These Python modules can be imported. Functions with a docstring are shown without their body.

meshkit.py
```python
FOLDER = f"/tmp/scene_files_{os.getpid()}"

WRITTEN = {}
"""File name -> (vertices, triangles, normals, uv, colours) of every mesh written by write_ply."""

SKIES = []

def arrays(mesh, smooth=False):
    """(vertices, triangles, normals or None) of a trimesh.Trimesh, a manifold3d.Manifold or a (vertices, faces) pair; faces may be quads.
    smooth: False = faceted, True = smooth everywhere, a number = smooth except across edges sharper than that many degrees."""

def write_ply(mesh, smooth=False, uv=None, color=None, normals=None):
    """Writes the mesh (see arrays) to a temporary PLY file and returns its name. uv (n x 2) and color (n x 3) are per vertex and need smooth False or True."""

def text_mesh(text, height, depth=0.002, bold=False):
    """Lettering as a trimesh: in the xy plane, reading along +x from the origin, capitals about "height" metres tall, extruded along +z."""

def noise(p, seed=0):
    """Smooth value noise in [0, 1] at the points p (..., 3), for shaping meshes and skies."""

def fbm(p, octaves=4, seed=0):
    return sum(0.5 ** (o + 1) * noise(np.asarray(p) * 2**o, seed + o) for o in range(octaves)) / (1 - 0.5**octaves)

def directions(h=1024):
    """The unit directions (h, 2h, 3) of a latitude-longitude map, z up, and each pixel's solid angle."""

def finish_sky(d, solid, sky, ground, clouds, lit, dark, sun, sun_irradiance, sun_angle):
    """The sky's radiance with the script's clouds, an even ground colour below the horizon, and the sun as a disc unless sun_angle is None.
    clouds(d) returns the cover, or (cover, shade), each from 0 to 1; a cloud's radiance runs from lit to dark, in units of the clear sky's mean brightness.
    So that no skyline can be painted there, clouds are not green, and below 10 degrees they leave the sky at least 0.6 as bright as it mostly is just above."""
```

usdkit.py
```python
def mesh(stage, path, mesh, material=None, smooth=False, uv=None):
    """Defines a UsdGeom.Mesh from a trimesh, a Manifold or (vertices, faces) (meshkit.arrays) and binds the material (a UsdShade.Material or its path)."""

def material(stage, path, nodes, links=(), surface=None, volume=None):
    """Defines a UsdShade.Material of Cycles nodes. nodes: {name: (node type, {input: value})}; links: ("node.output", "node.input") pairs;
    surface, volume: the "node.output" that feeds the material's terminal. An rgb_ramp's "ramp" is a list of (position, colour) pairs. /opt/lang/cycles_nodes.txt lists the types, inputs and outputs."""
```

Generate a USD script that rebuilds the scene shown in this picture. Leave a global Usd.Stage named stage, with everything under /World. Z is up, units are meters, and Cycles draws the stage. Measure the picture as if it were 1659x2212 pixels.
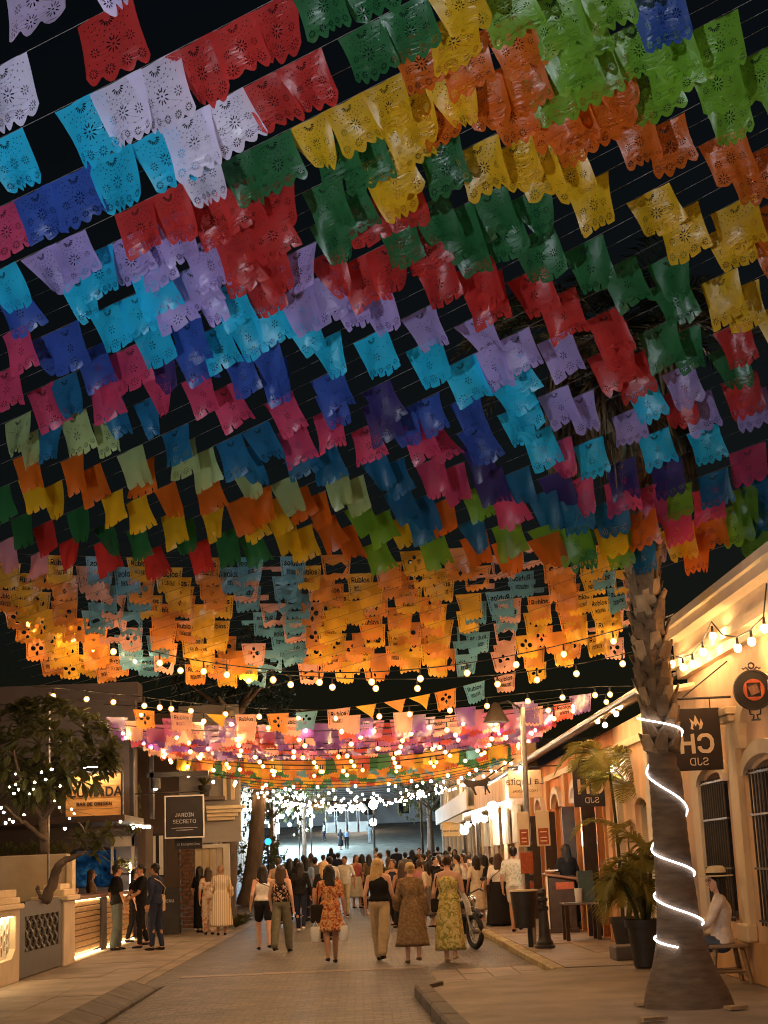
import math, random, glob
import numpy as np, trimesh, shapely
from shapely import affinity
from shapely.geometry import Polygon, box as sbox, Point
from manifold3d import Manifold
import usdkit, meshkit
from pxr import Usd, UsdGeom, UsdLux, UsdShade, Gf, Sdf, Vt

stage = Usd.Stage.CreateInMemory()
UsdGeom.Xform.Define(stage, '/World')
rng = np.random.default_rng(7)
R = random.Random(11)

# ---------------------------------------------------------------- camera: about 50 mm equivalent, tilted up 12.8 degrees, rolled 2.3 degrees
F, WID, HEI, EYE = 3324.0, 1659.0, 2212.0, 1.6
PITCH, YAW, ROLL = math.radians(12.8317), math.radians(-1.4384), 0.041

def ray(px, py):
    dx, dy = px - WID / 2, HEI / 2 - py
    x, y = dx * math.cos(ROLL) + dy * math.sin(ROLL), -dx * math.sin(ROLL) + dy * math.cos(ROLL)
    f, z = F * math.cos(PITCH) - y * math.sin(PITCH), F * math.sin(PITCH) + y * math.cos(PITCH)
    return np.array([x * math.cos(YAW) - f * math.sin(YAW), x * math.sin(YAW) + f * math.cos(YAW), z])

def at_y(px, py, Y):
    d = ray(px, py); return d / d[1] * Y + [0, 0, EYE]

def at_z(px, py, Z=0.0):
    d = ray(px, py); return d / d[2] * (Z - EYE) + [0, 0, EYE]

def at_x(px, py, X):
    d = ray(px, py); return d / d[0] * X + [0, 0, EYE]

c0 = ray(WID / 2, HEI / 2) / F
right = (ray(WID / 2 + 1, HEI / 2) - c0 * F); up = (ray(WID / 2, HEI / 2 - 1) - c0 * F)
cam = UsdGeom.Camera.Define(stage, '/World/camera')
m = Gf.Matrix4d(1.0)
for i, v in enumerate((right, up, -c0)):
    m.SetRow(i, Gf.Vec4d(*map(float, v), 0))
m.SetRow(3, Gf.Vec4d(0, 0, EYE, 1))
cam.AddTransformOp().Set(m)
cam.CreateFocalLengthAttr(50.0); cam.CreateHorizontalApertureAttr(50.0 * WID / F); cam.CreateVerticalApertureAttr(50.0 * HEI / F)
cam.CreateClippingRangeAttr(Gf.Vec2f(0.1, 2000)); cam.CreateFStopAttr(0.0)
cam.CreateExposureAttr(1.72)

# ---------------------------------------------------------------- sky: night, the sun long gone; a faint moon
def sky_material():
    return usdkit.material(stage, '/World/Looks/night_sky', {
        'sky': ('sky_texture', {'sky_type': 'single_scattering', 'sun_disc': False, 'sun_elevation': 0.02, 'sun_rotation': -2.2, 'air_density': 1.0}),
        'g': ('mix', {'mix_type': 'multiply', 'fac': 1.0, 'color2': (0.75, 0.85, 1.0)}),
        'b': ('background_shader', {'strength': 0.0021})},
        [('sky.color', 'g.color1'), ('g.color', 'b.color')], surface='b.background')
dome = UsdLux.DomeLight.Define(stage, '/World/sky')
UsdShade.MaterialBindingAPI.Apply(dome.GetPrim()).Bind(sky_material())
dome.GetPrim().SetCustomDataByKey('kind', 'structure')
moon = UsdLux.DistantLight.Define(stage, '/World/moon')
moon.CreateIntensityAttr(0.0012); moon.CreateAngleAttr(0.5); moon.CreateNormalizeAttr(True); moon.CreateColorAttr(Gf.Vec3f(1, 0.95, 0.88))
moon.AddRotateXYZOp().Set(Gf.Vec3f(35, 0, -120))
BULB = 75.0      # radiance of the festoon bulbs

# ---------------------------------------------------------------- materials
MATS = {}
def pm(name, col, rough=0.6, var=0.15, scale=4.0, bump=0.0, spec=0.4, metal=0.0, bscale=None, stretch=None):
    """principled with a noise-varied colour, optional bump"""
    c = np.array(col)
    lo, hi = np.clip(c * (1 - var), 0, 1), np.clip(c * (1 + var), 0, 1)
    nodes = {'geo': ('geometry', {}), 'map': ('mapping', {'scale': stretch or (1, 1, 1)}), 'n': ('noise_texture', {'scale': scale, 'detail': 5.0, 'roughness': 0.6}),
             'r': ('rgb_ramp', {'ramp': [(0.3, lo), (0.7, hi)]}),
             'p': ('principled_bsdf', {'roughness': rough, 'specular_ior_level': spec, 'metallic': metal})}
    links = [('geo.position', 'map.vector'), ('map.vector', 'n.vector'), ('n.fac', 'r.fac'), ('r.color', 'p.base_color')]
    if bump:
        nodes['n2'] = ('noise_texture', {'scale': bscale or scale * 6, 'detail': 4.0})
        nodes['b'] = ('bump', {'strength': bump, 'distance': 0.02})
        links += [('map.vector', 'n2.vector'), ('n2.fac', 'b.height'), ('b.normal', 'p.normal')]
    MATS[name] = usdkit.material(stage, '/World/Looks/' + name, nodes, links, surface='p.BSDF')
    return MATS[name]

def em(name, col, s):
    MATS[name] = usdkit.material(stage, '/World/Looks/' + name, {'e': ('emission', {'color': col, 'strength': s})}, surface='e.emission')
    return MATS[name]

def film(name, col, gloss=0.012, trans=0.6, clear=0.17, bump=0.11, bscale=13.0):
    """thin plastic or tissue paper: light passes through it"""
    c = np.array(col)
    tint = np.clip(c ** 0.5, 0, 1)
    nodes = {'geo': ('geometry', {}), 'n': ('noise_texture', {'scale': bscale, 'detail': 3.0, 'distortion': 0.6}),
             'n2': ('noise_texture', {'scale': 2.2, 'detail': 2.0}), 'r': ('rgb_ramp', {'ramp': [(0.3, c * 0.8), (0.7, np.clip(c * 1.15, 0, 1))]}),
             'b': ('bump', {'strength': bump, 'distance': 0.02}),
             'd': ('diffuse_bsdf', {}), 't': ('translucent_bsdf', {}), 'm': ('mix_closure', {'fac': trans}),
             'tr': ('transparent_bsdf', {'color': tint}), 'm2': ('mix_closure', {'fac': clear}),
             'g': ('glossy_bsdf', {'color': (1, 1, 1), 'roughness': 0.34}), 'm3': ('mix_closure', {'fac': gloss})}
    links = [('geo.position', 'n.vector'), ('geo.position', 'n2.vector'), ('n2.fac', 'r.fac'), ('r.color', 'd.color'), ('r.color', 't.color'), ('n.fac', 'b.height'),
             ('b.normal', 'g.normal'), ('b.normal', 'd.normal'),
             ('d.BSDF', 'm.closure1'), ('t.BSDF', 'm.closure2'), ('m.closure', 'm2.closure1'), ('tr.BSDF', 'm2.closure2'), ('m2.closure', 'm3.closure1'), ('g.BSDF', 'm3.closure2')]
    MATS[name] = usdkit.material(stage, '/World/Looks/' + name, nodes, links, surface='m3.closure')
    return MATS[name]

def leafmat(name, col):
    c = np.array(col)
    nodes = {'geo': ('geometry', {}), 'r': ('rgb_ramp', {'ramp': [(0.0, c * 0.6), (1.0, c * 1.4)]}), 'p': ('principled_bsdf', {'roughness': 0.45, 'specular_ior_level': 0.35}),
             't': ('translucent_bsdf', {}), 'm': ('mix_closure', {'fac': 0.42})}
    MATS[name] = usdkit.material(stage, '/World/Looks/' + name, nodes, [('geo.random_per_island', 'r.fac'), ('r.color', 'p.base_color'), ('r.color', 't.color'), ('p.BSDF', 'm.closure1'), ('t.BSDF', 'm.closure2')], surface='m.closure')
    return MATS[name]

def pattern(name, cols, scale=30.0, kind='voronoi', rough=0.8):
    """printed cloth: floral (voronoi cells) or stripes (wave)"""
    st = [(i / len(cols), c) for i, c in enumerate(cols)]
    if kind == 'voronoi':
        n = ('voronoi_texture', {'scale': scale, 'randomness': 1.0}); out = 'v.color'
        nodes = {'tc': ('geometry', {}), 'v': n, 's': ('separate_color', {}), 'r': ('rgb_ramp', {'ramp': st, 'interpolate': False}), 'p': ('principled_bsdf', {'roughness': rough, 'specular_ior_level': 0.2})}
        links = [('tc.position', 'v.vector'), ('v.color', 's.color'), ('s.r', 'r.fac'), ('r.color', 'p.base_color')]
    else:
        nodes = {'tc': ('geometry', {}), 'v': ('wave_texture', {'wave_type': 'bands', 'bands_direction': 'x', 'scale': scale, 'distortion': 0.8, 'detail': 1.0}), 'r': ('rgb_ramp', {'ramp': st, 'interpolate': False}),
                 'p': ('principled_bsdf', {'roughness': rough, 'specular_ior_level': 0.2})}
        links = [('tc.position', 'v.vector'), ('v.fac', 'r.fac'), ('r.color', 'p.base_color')]
    MATS[name] = usdkit.material(stage, '/World/Looks/' + name, nodes, links, surface='p.BSDF')
    return MATS[name]

def cobble_material():
    nodes = {'geo': ('geometry', {}), 'n0': ('noise_texture', {'scale': 1.7, 'detail': 2.0}), 'dis': ('mix', {'mix_type': 'linear_light', 'fac': 0.05}),
             'br': ('brick_texture', {'color1': (0.075, 0.055, 0.04), 'color2': (0.18, 0.13, 0.09), 'mortar': (0.03, 0.023, 0.018), 'scale': 1.0, 'mortar_size': 0.011, 'mortar_smooth': 0.3, 'brick_width': 0.2, 'row_height': 0.1, 'bias': 0.0}),
             'n': ('noise_texture', {'scale': 0.55, 'detail': 6.0, 'roughness': 0.65}), 'st': ('rgb_ramp', {'ramp': [(0.3, (0.45, 0.43, 0.4)), (0.5, (0.85, 0.83, 0.8)), (0.7, (1.15, 1.12, 1.08))]}),
             'mul': ('mix', {'mix_type': 'multiply', 'fac': 1.0}), 'n3': ('noise_texture', {'scale': 28.0, 'detail': 3.0}), 'add': ('math', {'math_type': 'multiply_add', 'value2': -1.0}),
             'b': ('bump', {'strength': 1.0, 'distance': 0.035}), 'p': ('principled_bsdf', {'roughness': 0.55, 'specular_ior_level': 0.45})}
    links = [('geo.position', 'n0.vector'), ('geo.position', 'dis.color1'), ('n0.color', 'dis.color2'), ('dis.color', 'br.vector'), ('geo.position', 'n.vector'), ('n.fac', 'st.fac'), ('br.color', 'mul.color1'), ('st.color', 'mul.color2'),
             ('mul.color', 'p.base_color'), ('geo.position', 'n3.vector'), ('br.fac', 'add.value1'), ('n3.fac', 'add.value3'), ('add.value', 'b.height'), ('b.normal', 'p.normal')]
    MATS['cobble'] = usdkit.material(stage, '/World/Looks/cobble', nodes, links, surface='p.BSDF')
cobble_material()

pm('concrete', (0.24, 0.185, 0.135), 0.7, 0.4, 1.1, 0.35, bscale=30)
pm('concrete_slab', (0.26, 0.2, 0.15), 0.65, 0.36, 1.3, 0.3, bscale=25)
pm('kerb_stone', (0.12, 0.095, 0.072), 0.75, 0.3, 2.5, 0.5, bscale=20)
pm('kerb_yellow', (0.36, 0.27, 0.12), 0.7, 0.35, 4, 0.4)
pm('earth', (0.14, 0.11, 0.085), 0.9, 0.3, 0.5)
pm('stucco_cream', (0.7, 0.46, 0.28), 0.85, 0.24, 1.6, 0.3, bscale=22, stretch=(1, 1, 0.35))
pm('stucco_trim', (0.76, 0.61, 0.4), 0.8, 0.1, 2, 0.2, bscale=25)
pm('stucco_ochre', (0.58, 0.33, 0.14), 0.85, 0.18, 1.6, 0.3, bscale=22, stretch=(1, 1, 0.4))
pm('stucco_orange', (0.64, 0.24, 0.07), 0.85, 0.26, 1.5, 0.3, bscale=22, stretch=(1, 1, 0.4))
pm('stucco_white', (0.68, 0.62, 0.52), 0.8, 0.1, 2, 0.2)
pm('stucco_wall', (0.58, 0.47, 0.33), 0.85, 0.14, 2, 0.25, bscale=25)
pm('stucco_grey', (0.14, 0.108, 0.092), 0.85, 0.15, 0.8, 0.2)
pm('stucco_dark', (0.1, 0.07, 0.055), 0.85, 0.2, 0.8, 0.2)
pm('stucco_far', (0.36, 0.33, 0.31), 0.85, 0.12, 0.7)
pm('roof_tile', (0.28, 0.22, 0.17), 0.7, 0.25, 6, 0.4)
pm('brick', (0.17, 0.085, 0.05), 0.8, 0.35, 7, 0.4)
pm('door_pale', (0.55, 0.44, 0.28), 0.6, 0.14, 3, 0.2, stretch=(6, 6, 0.4))
pm('wood_slat', (0.4, 0.24, 0.1), 0.55, 0.35, 6, 0.3, stretch=(0.6, 0.6, 6))
pm('wood_top', (0.22, 0.1, 0.045), 0.4, 0.3, 6, 0.2, stretch=(0.5, 0.5, 5))
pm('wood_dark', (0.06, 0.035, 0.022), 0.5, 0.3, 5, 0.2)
pm('wood_stool', (0.3, 0.2, 0.11), 0.65, 0.3, 8, 0.3, stretch=(0.6, 3, 3))
pm('sign_wood', (0.75, 0.36, 0.09), 0.5, 0.22, 5, 0.1, stretch=(0.4, 3, 4))
pm('sign_pale', (0.72, 0.5, 0.24), 0.6, 0.15, 4)
pm('sign_brown', (0.035, 0.018, 0.011), 0.45, 0.3, 5)
pm('sign_black', (0.018, 0.015, 0.013), 0.5, 0.3, 5)
pm('sign_white', (0.75, 0.72, 0.66), 0.6, 0.06, 4)
pm('letter_cream', (0.85, 0.62, 0.36), 0.5, 0.05, 4)
pm('letter_grey', (0.5, 0.48, 0.45), 0.35, 0.35, 9, metal=0.6)
pm('letter_dark', (0.05, 0.022, 0.01), 0.5, 0.2, 4)
pm('iron', (0.022, 0.018, 0.016), 0.45, 0.3, 10, 0.2, spec=0.5)
pm('bar_iron', (0.05, 0.035, 0.025), 0.5, 0.3, 10, spec=0.5)
pm('galv', (0.32, 0.31, 0.3), 0.35, 0.2, 8, metal=0.8)
pm('gate_paint', (0.1, 0.092, 0.085), 0.5, 0.12, 4)
pm('gate_dark', (0.035, 0.033, 0.032), 0.5, 0.1, 4)
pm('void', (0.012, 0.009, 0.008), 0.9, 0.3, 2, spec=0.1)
pm('glass_dark', (0.02, 0.02, 0.022), 0.08, 0.2, 2, spec=0.6)
pm('cable', (0.015, 0.013, 0.012), 0.6, 0.1, 5)
pm('cord', (0.11, 0.1, 0.09), 0.8, 0.1, 5)
pm('palm_bark', (0.17, 0.118, 0.078), 0.9, 0.34, 4, 0.7, bscale=60, stretch=(1, 1, 5))
pm('palm_boot', (0.19, 0.122, 0.065), 0.85, 0.45, 5, 0.5, bscale=40)
pm('palm_boot_pale', (0.38, 0.26, 0.14), 0.8, 0.35, 6, 0.4, bscale=40)
pm('thatch', (0.11, 0.075, 0.035), 0.9, 0.5, 6, 0.3)
pm('bark', (0.15, 0.105, 0.075), 0.9, 0.3, 6, 0.6, bscale=30, stretch=(1, 1, 0.3))
pm('pot_black', (0.03, 0.024, 0.02), 0.55, 0.3, 5, 0.2)
pm('pot_terracotta', (0.16, 0.08, 0.045), 0.8, 0.25, 5, 0.3)
pm('menu_teal', (0.12, 0.2, 0.2), 0.5, 0.1, 5)
pm('paper_white', (0.8, 0.78, 0.72), 0.7, 0.05, 5)
pm('poster_red', (0.4, 0.085, 0.025), 0.6, 0.25, 18)
pm('sticker_mix', (0.6, 0.55, 0.45), 0.5, 0.5, 20)
pm('pole_beige', (0.3, 0.25, 0.17), 0.45, 0.2, 8, metal=0.3)
pm('canvas', (0.8, 0.76, 0.68), 0.8, 0.08, 3)
pm('rubber', (0.02, 0.02, 0.02), 0.8, 0.2, 8)
pm('moto_black', (0.02, 0.02, 0.022), 0.25, 0.2, 8, spec=0.6)
pm('chrome', (0.6, 0.6, 0.6), 0.15, 0.1, 8, metal=1.0)
pm('skin', (0.5, 0.26, 0.15), 0.5, 0.08, 8, spec=0.35)
pm('skin_fair', (0.64, 0.37, 0.25), 0.5, 0.08, 8, spec=0.35)
pm('skin_tan', (0.36, 0.18, 0.095), 0.5, 0.08, 8, spec=0.35)
pm('hair_black', (0.014, 0.01, 0.008), 0.35, 0.4, 60, 0.5, bscale=90, stretch=(3, 3, 0.3))
pm('hair_brown', (0.06, 0.032, 0.018), 0.4, 0.4, 60, 0.5, bscale=90, stretch=(3, 3, 0.3))
pm('hair_blonde', (0.62, 0.42, 0.18), 0.4, 0.35, 60, 0.6, bscale=90, stretch=(3, 3, 0.3))
for nm, c in dict(cloth_black=(0.014, 0.013, 0.014), cloth_white=(0.78, 0.74, 0.66), cloth_navy=(0.02, 0.025, 0.05), cloth_grey=(0.16, 0.15, 0.14), cloth_tan=(0.5, 0.38, 0.22), cloth_olive=(0.16, 0.15, 0.1), jean=(0.1, 0.115, 0.11), jean_blue=(0.08, 0.1, 0.14),
                  cloth_red=(0.4, 0.1, 0.09), cloth_pink=(0.5, 0.2, 0.24), cloth_cream=(0.62, 0.54, 0.42), cloth_brown=(0.15, 0.09, 0.05), cloth_blue=(0.22, 0.3, 0.45), knit=(0.78, 0.66, 0.54), straw=(0.72, 0.56, 0.32), cloth_green=(0.1, 0.16, 0.09), leather=(0.025, 0.018, 0.014)).items():
    pm(nm, c, 0.85, 0.16, 12, 0.35, spec=0.2, bscale=26)
pattern('print_orange', [(0.55, 0.16, 0.05), (0.62, 0.3, 0.12), (0.3, 0.07, 0.03), (0.7, 0.42, 0.2)], 38)
pattern('print_yellow', [(0.62, 0.5, 0.16), (0.55, 0.42, 0.12), (0.3, 0.28, 0.06), (0.68, 0.58, 0.28)], 34)
pattern('print_dark', [(0.015, 0.013, 0.013), (0.02, 0.015, 0.015), (0.5, 0.36, 0.26), (0.25, 0.1, 0.06), (0.015, 0.013, 0.013)], 32)
pattern('print_brown', [(0.24, 0.15, 0.07), (0.27, 0.17, 0.085), (0.31, 0.21, 0.11), (0.21, 0.12, 0.055)], 40)
pattern('print_pale', [(0.55, 0.4, 0.28), (0.62, 0.5, 0.38), (0.5, 0.2, 0.12), (0.58, 0.45, 0.33)], 20)
pattern('print_shirt', [(0.66, 0.64, 0.5), (0.7, 0.68, 0.58), (0.45, 0.48, 0.36), (0.68, 0.66, 0.54)], 30)
pattern('stripe_dress', [(0.68, 0.52, 0.34), (0.7, 0.56, 0.38), (0.08, 0.05, 0.035), (0.62, 0.42, 0.25), (0.7, 0.58, 0.4)], 3.1, 'wave')
pattern('zebra_print', [(0.7, 0.66, 0.58), (0.72, 0.68, 0.6), (0.03, 0.025, 0.02)], 1.4, 'wave')
leafmat('leaf_green', (0.14, 0.145, 0.05)); leafmat('leaf_olive', (0.17, 0.16, 0.045)); leafmat('leaf_palm', (0.42, 0.36, 0.07)); leafmat('leaf_dry', (0.16, 0.11, 0.05)); leafmat('leaf_dark', (0.03, 0.045, 0.02))
WARM = (1.0, 0.6, 0.27)
em('bulb_warm', WARM, BULB); em('bulb_far', WARM, BULB * 0.8); em('bulb_wall', (1.0, 0.57, 0.25), 60.0); em('fairy', (1.0, 0.72, 0.42), 16.0); em('led_cool', (0.95, 0.93, 1.0), 2.4); em('fill_cool', (0.82, 0.89, 1.0), 1080.0); em('fill_amber', (1.0, 0.64, 0.32), 640.0); em('fill_warm', (1.0, 0.7, 0.42), 350.0); em('led_warm', (1.0, 0.7, 0.34), 10.0)
em('lamp_cool', (0.42, 0.75, 1.0), 380.0); em('lamp_cool_near', (0.6, 0.82, 1.0), 120.0); em('lamp_white', (1.0, 0.9, 0.74), 34.0); em('lamp_ceiling', (1.0, 0.74, 0.44), 7.0); em('globe_blue', (0.02, 0.2, 1.0), 1.6); MATS['mural_glow'] = usdkit.material(stage, '/World/Looks/mural_glow', {'g': ('geometry', {}), 'n': ('noise_texture', {'scale': 2.2, 'detail': 6.0, 'roughness': 0.7, 'distortion': 0.4}), 'r': ('rgb_ramp', {'ramp': [(0.38, (0.004, 0.008, 0.014)), (0.52, (0.02, 0.1, 0.24)), (0.64, (0.1, 0.32, 0.5))]}), 'e': ('emission', {'strength': 0.06})},
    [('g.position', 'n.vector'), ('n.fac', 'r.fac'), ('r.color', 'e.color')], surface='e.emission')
em('bulb_mag', (1.0, 0.25, 0.7), 60.0)
em('filament', WARM, BULB * 3.0)
MATS['bulb_halo'] = usdkit.material(stage, '/World/Looks/bulb_halo', {'e': ('emission', {'color': (1.0, 0.42, 0.1), 'strength': 0.75}), 't': ('transparent_bsdf', {'color': (1, 0.95, 0.88)}), 'm': ('mix_closure', {'fac': 0.5})}, [('t.BSDF', 'm.closure1'), ('e.emission', 'm.closure2')], surface='m.closure')  # shell whose orange emission imitates the golden halo round a bulb
PLA = dict(L=(0.55, 0.48, 0.74), W=(0.66, 0.62, 0.8), V=(0.38, 0.31, 0.66), R=(0.5, 0.035, 0.03), G=(0.025, 0.15, 0.05), Y=(0.68, 0.42, 0.015), O=(0.58, 0.13, 0.012), M=(0.16, 0.36, 0.03), C=(0.02, 0.5, 0.78), B=(0.035, 0.09, 0.4),
           N=(0.045, 0.035, 0.16), T=(0.015, 0.14, 0.3), P=(0.58, 0.06, 0.15), S=(0.34, 0.46, 0.2), K=(0.58, 0.28, 0.38))
PNAME = dict(L='lilac', W='white lilac', V='violet', R='red', G='dark green', Y='yellow', O='orange', M='lime green', C='cyan', B='deep blue', N='navy', T='teal blue', P='pink', S='sage green', K='mauve')
for k, c in PLA.items():
    film('plastic_' + PNAME[k].replace(' ', '_'), c)
PAP = dict(y=(0.86, 0.5, 0.05), o=(0.82, 0.32, 0.06), b=(0.13, 0.37, 0.52), p=(0.78, 0.42, 0.32), v=(0.15, 0.04, 0.3), m=(0.4, 0.05, 0.22), r=(0.6, 0.1, 0.06), g=(0.06, 0.24, 0.1))
PPN = dict(y='golden yellow', o='orange', b='light blue', p='pale pink', v='purple', m='magenta', r='red', g='green')
for k, c in PAP.items():
    film('paper_' + PPN[k].replace(' ', '_'), c, gloss=0.03 if k not in 'vm' else 0.15, trans=0.5, clear=0.08, bump=0.25)

# ---------------------------------------------------------------- mesh helpers: a mesh is (vertices, triangles)
def cat(ms):
    ms = [x if isinstance(x, tuple) else tuple(meshkit.arrays(x)[:2]) for x in ms]
    ms = [x for x in ms if len(x[0])]
    n = np.cumsum([0] + [len(v) for v, _ in ms])
    return np.vstack([v for v, _ in ms]), np.vstack([np.asarray(f) + k for (_, f), k in zip(ms, n)])

BOXF = np.array([[0, 2, 1], [0, 3, 2], [4, 5, 6], [4, 6, 7], [0, 1, 5], [0, 5, 4], [1, 2, 6], [1, 6, 5], [2, 3, 7], [2, 7, 6], [3, 0, 4], [3, 4, 7]])
def box(x0, x1, y0, y1, z0, z1):
    return np.array([[x0, y0, z0], [x1, y0, z0], [x1, y1, z0], [x0, y1, z0], [x0, y0, z1], [x1, y0, z1], [x1, y1, z1], [x0, y1, z1]], float), BOXF

def bbox(x0, x1, y0, y1, z0, z1, b=0.006):
    """a box with softened edges"""
    b = min(b, (x1 - x0) / 3, (y1 - y0) / 3, (z1 - z0) / 3)
    pts = [(x, y, z) for (xa, xb), (ya, yb), (za, zb) in (((x0, x1), (y0 + b, y1 - b), (z0 + b, z1 - b)), ((x0 + b, x1 - b), (y0, y1), (z0 + b, z1 - b)), ((x0 + b, x1 - b), (y0 + b, y1 - b), (z0, z1))) for x in (xa, xb) for y in (ya, yb) for z in (za, zb)]
    m = Manifold.hull_points(np.array(pts, np.float32)).to_mesh()
    return np.array(m.vert_properties[:, :3], float), np.array(m.tri_verts)

def obox(c, size, rz=0.0, tilt=0.0, axis=0):
    """a box centred at c, turned by rz about z after a tilt about x (axis 0) or y (axis 1)"""
    v, f = box(-size[0] / 2, size[0] / 2, -size[1] / 2, size[1] / 2, -size[2] / 2, size[2] / 2)
    return rot(v, rz, tilt, axis) + c, f

def rot(v, rz=0.0, tilt=0.0, axis=0):
    v = np.array(v, float)
    if tilt:
        c, s = math.cos(tilt), math.sin(tilt)
        M = np.array([[1, 0, 0], [0, c, -s], [0, s, c]]) if axis == 0 else np.array([[c, 0, s], [0, 1, 0], [-s, 0, c]])
        v = v @ M.T
    c, s = math.cos(rz), math.sin(rz)
    return v @ np.array([[c, -s, 0], [s, c, 0], [0, 0, 1]]).T

def move(m_, d, rz=0.0, s=1.0):
    return rot(np.asarray(m_[0]) * s, rz) + np.asarray(d, float), m_[1]

def tube(pts, r, sides=6, cap=True):
    p = np.asarray(pts, float); n = len(p); r = np.broadcast_to(r, (n,))
    t = np.gradient(p, axis=0); t /= np.linalg.norm(t, axis=1, keepdims=True) + 1e-12
    ref = np.array([0, 0, 1.0]) if abs(t[:, 2]).mean() < 0.8 else np.array([1.0, 0, 0])
    a = np.cross(t, ref); a /= np.linalg.norm(a, axis=1, keepdims=True) + 1e-9
    b = np.cross(t, a); k = np.arange(sides) * 2 * np.pi / sides
    v = (p[:, None] + r[:, None, None] * (np.cos(k)[None, :, None] * a[:, None] + np.sin(k)[None, :, None] * b[:, None])).reshape(-1, 3)
    i, j = np.meshgrid(np.arange(n - 1), np.arange(sides), indexing='ij')
    q = np.stack([i * sides + j, i * sides + (j + 1) % sides, (i + 1) * sides + (j + 1) % sides, (i + 1) * sides + j], -1).reshape(-1, 4)
    f = [q[:, [0, 2, 1]], q[:, [0, 3, 2]]]
    if cap:
        v = np.vstack([v, p[0], p[-1]]); e = n * sides
        f.append(np.array([[e, j, (j + 1) % sides] for j in range(sides)])); f.append(np.array([[e + 1, (n - 1) * sides + (j + 1) % sides, (n - 1) * sides + j] for j in range(sides)]))
    return v, np.vstack(f)

def loft(rings, sides=20, fold=0, fa=None, phase=0.0):
    """rings: (z, rx, ry, cx, cy); closed at both ends; fold: folds round the ring with amplitude fa per ring"""
    k = np.arange(sides) * 2 * np.pi / sides; v = []
    for i, (z, rx, ry, cx, cy) in enumerate(rings):
        w = 1 + (fa[i] * np.sin(fold * k + phase + 0.25 * i) if fold else 0)
        v.append(np.stack([cx + rx * w * np.cos(k), cy + ry * w * np.sin(k), np.full(sides, z)], 1))
    n = len(rings); v = np.vstack(v + [[[rings[0][3], rings[0][4], rings[0][0]]], [[rings[-1][3], rings[-1][4], rings[-1][0]]]])
    i, j = np.meshgrid(np.arange(n - 1), np.arange(sides), indexing='ij')
    q = np.stack([i * sides + j, i * sides + (j + 1) % sides, (i + 1) * sides + (j + 1) % sides, (i + 1) * sides + j], -1).reshape(-1, 4)
    e = n * sides; up_ = rings[-1][0] > rings[0][0]
    f = np.vstack([q[:, [0, 1, 2]], q[:, [0, 2, 3]], [[e, (j + 1) % sides, j] for j in range(sides)], [[e + 1, (n - 1) * sides + j, (n - 1) * sides + (j + 1) % sides] for j in range(sides)]])
    return v, f if up_ else f[:, ::-1]

def lathe(prof, sides=20):
    return loft([(z, r, r, 0, 0) for r, z in prof], sides)

def ball(c, r, sub=1, s=(1, 1, 1)):
    m_ = trimesh.creation.icosphere(sub, 1.0)
    return np.array(m_.vertices) * r * np.array(s) + np.array(c, float), np.array(m_.faces)

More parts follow.
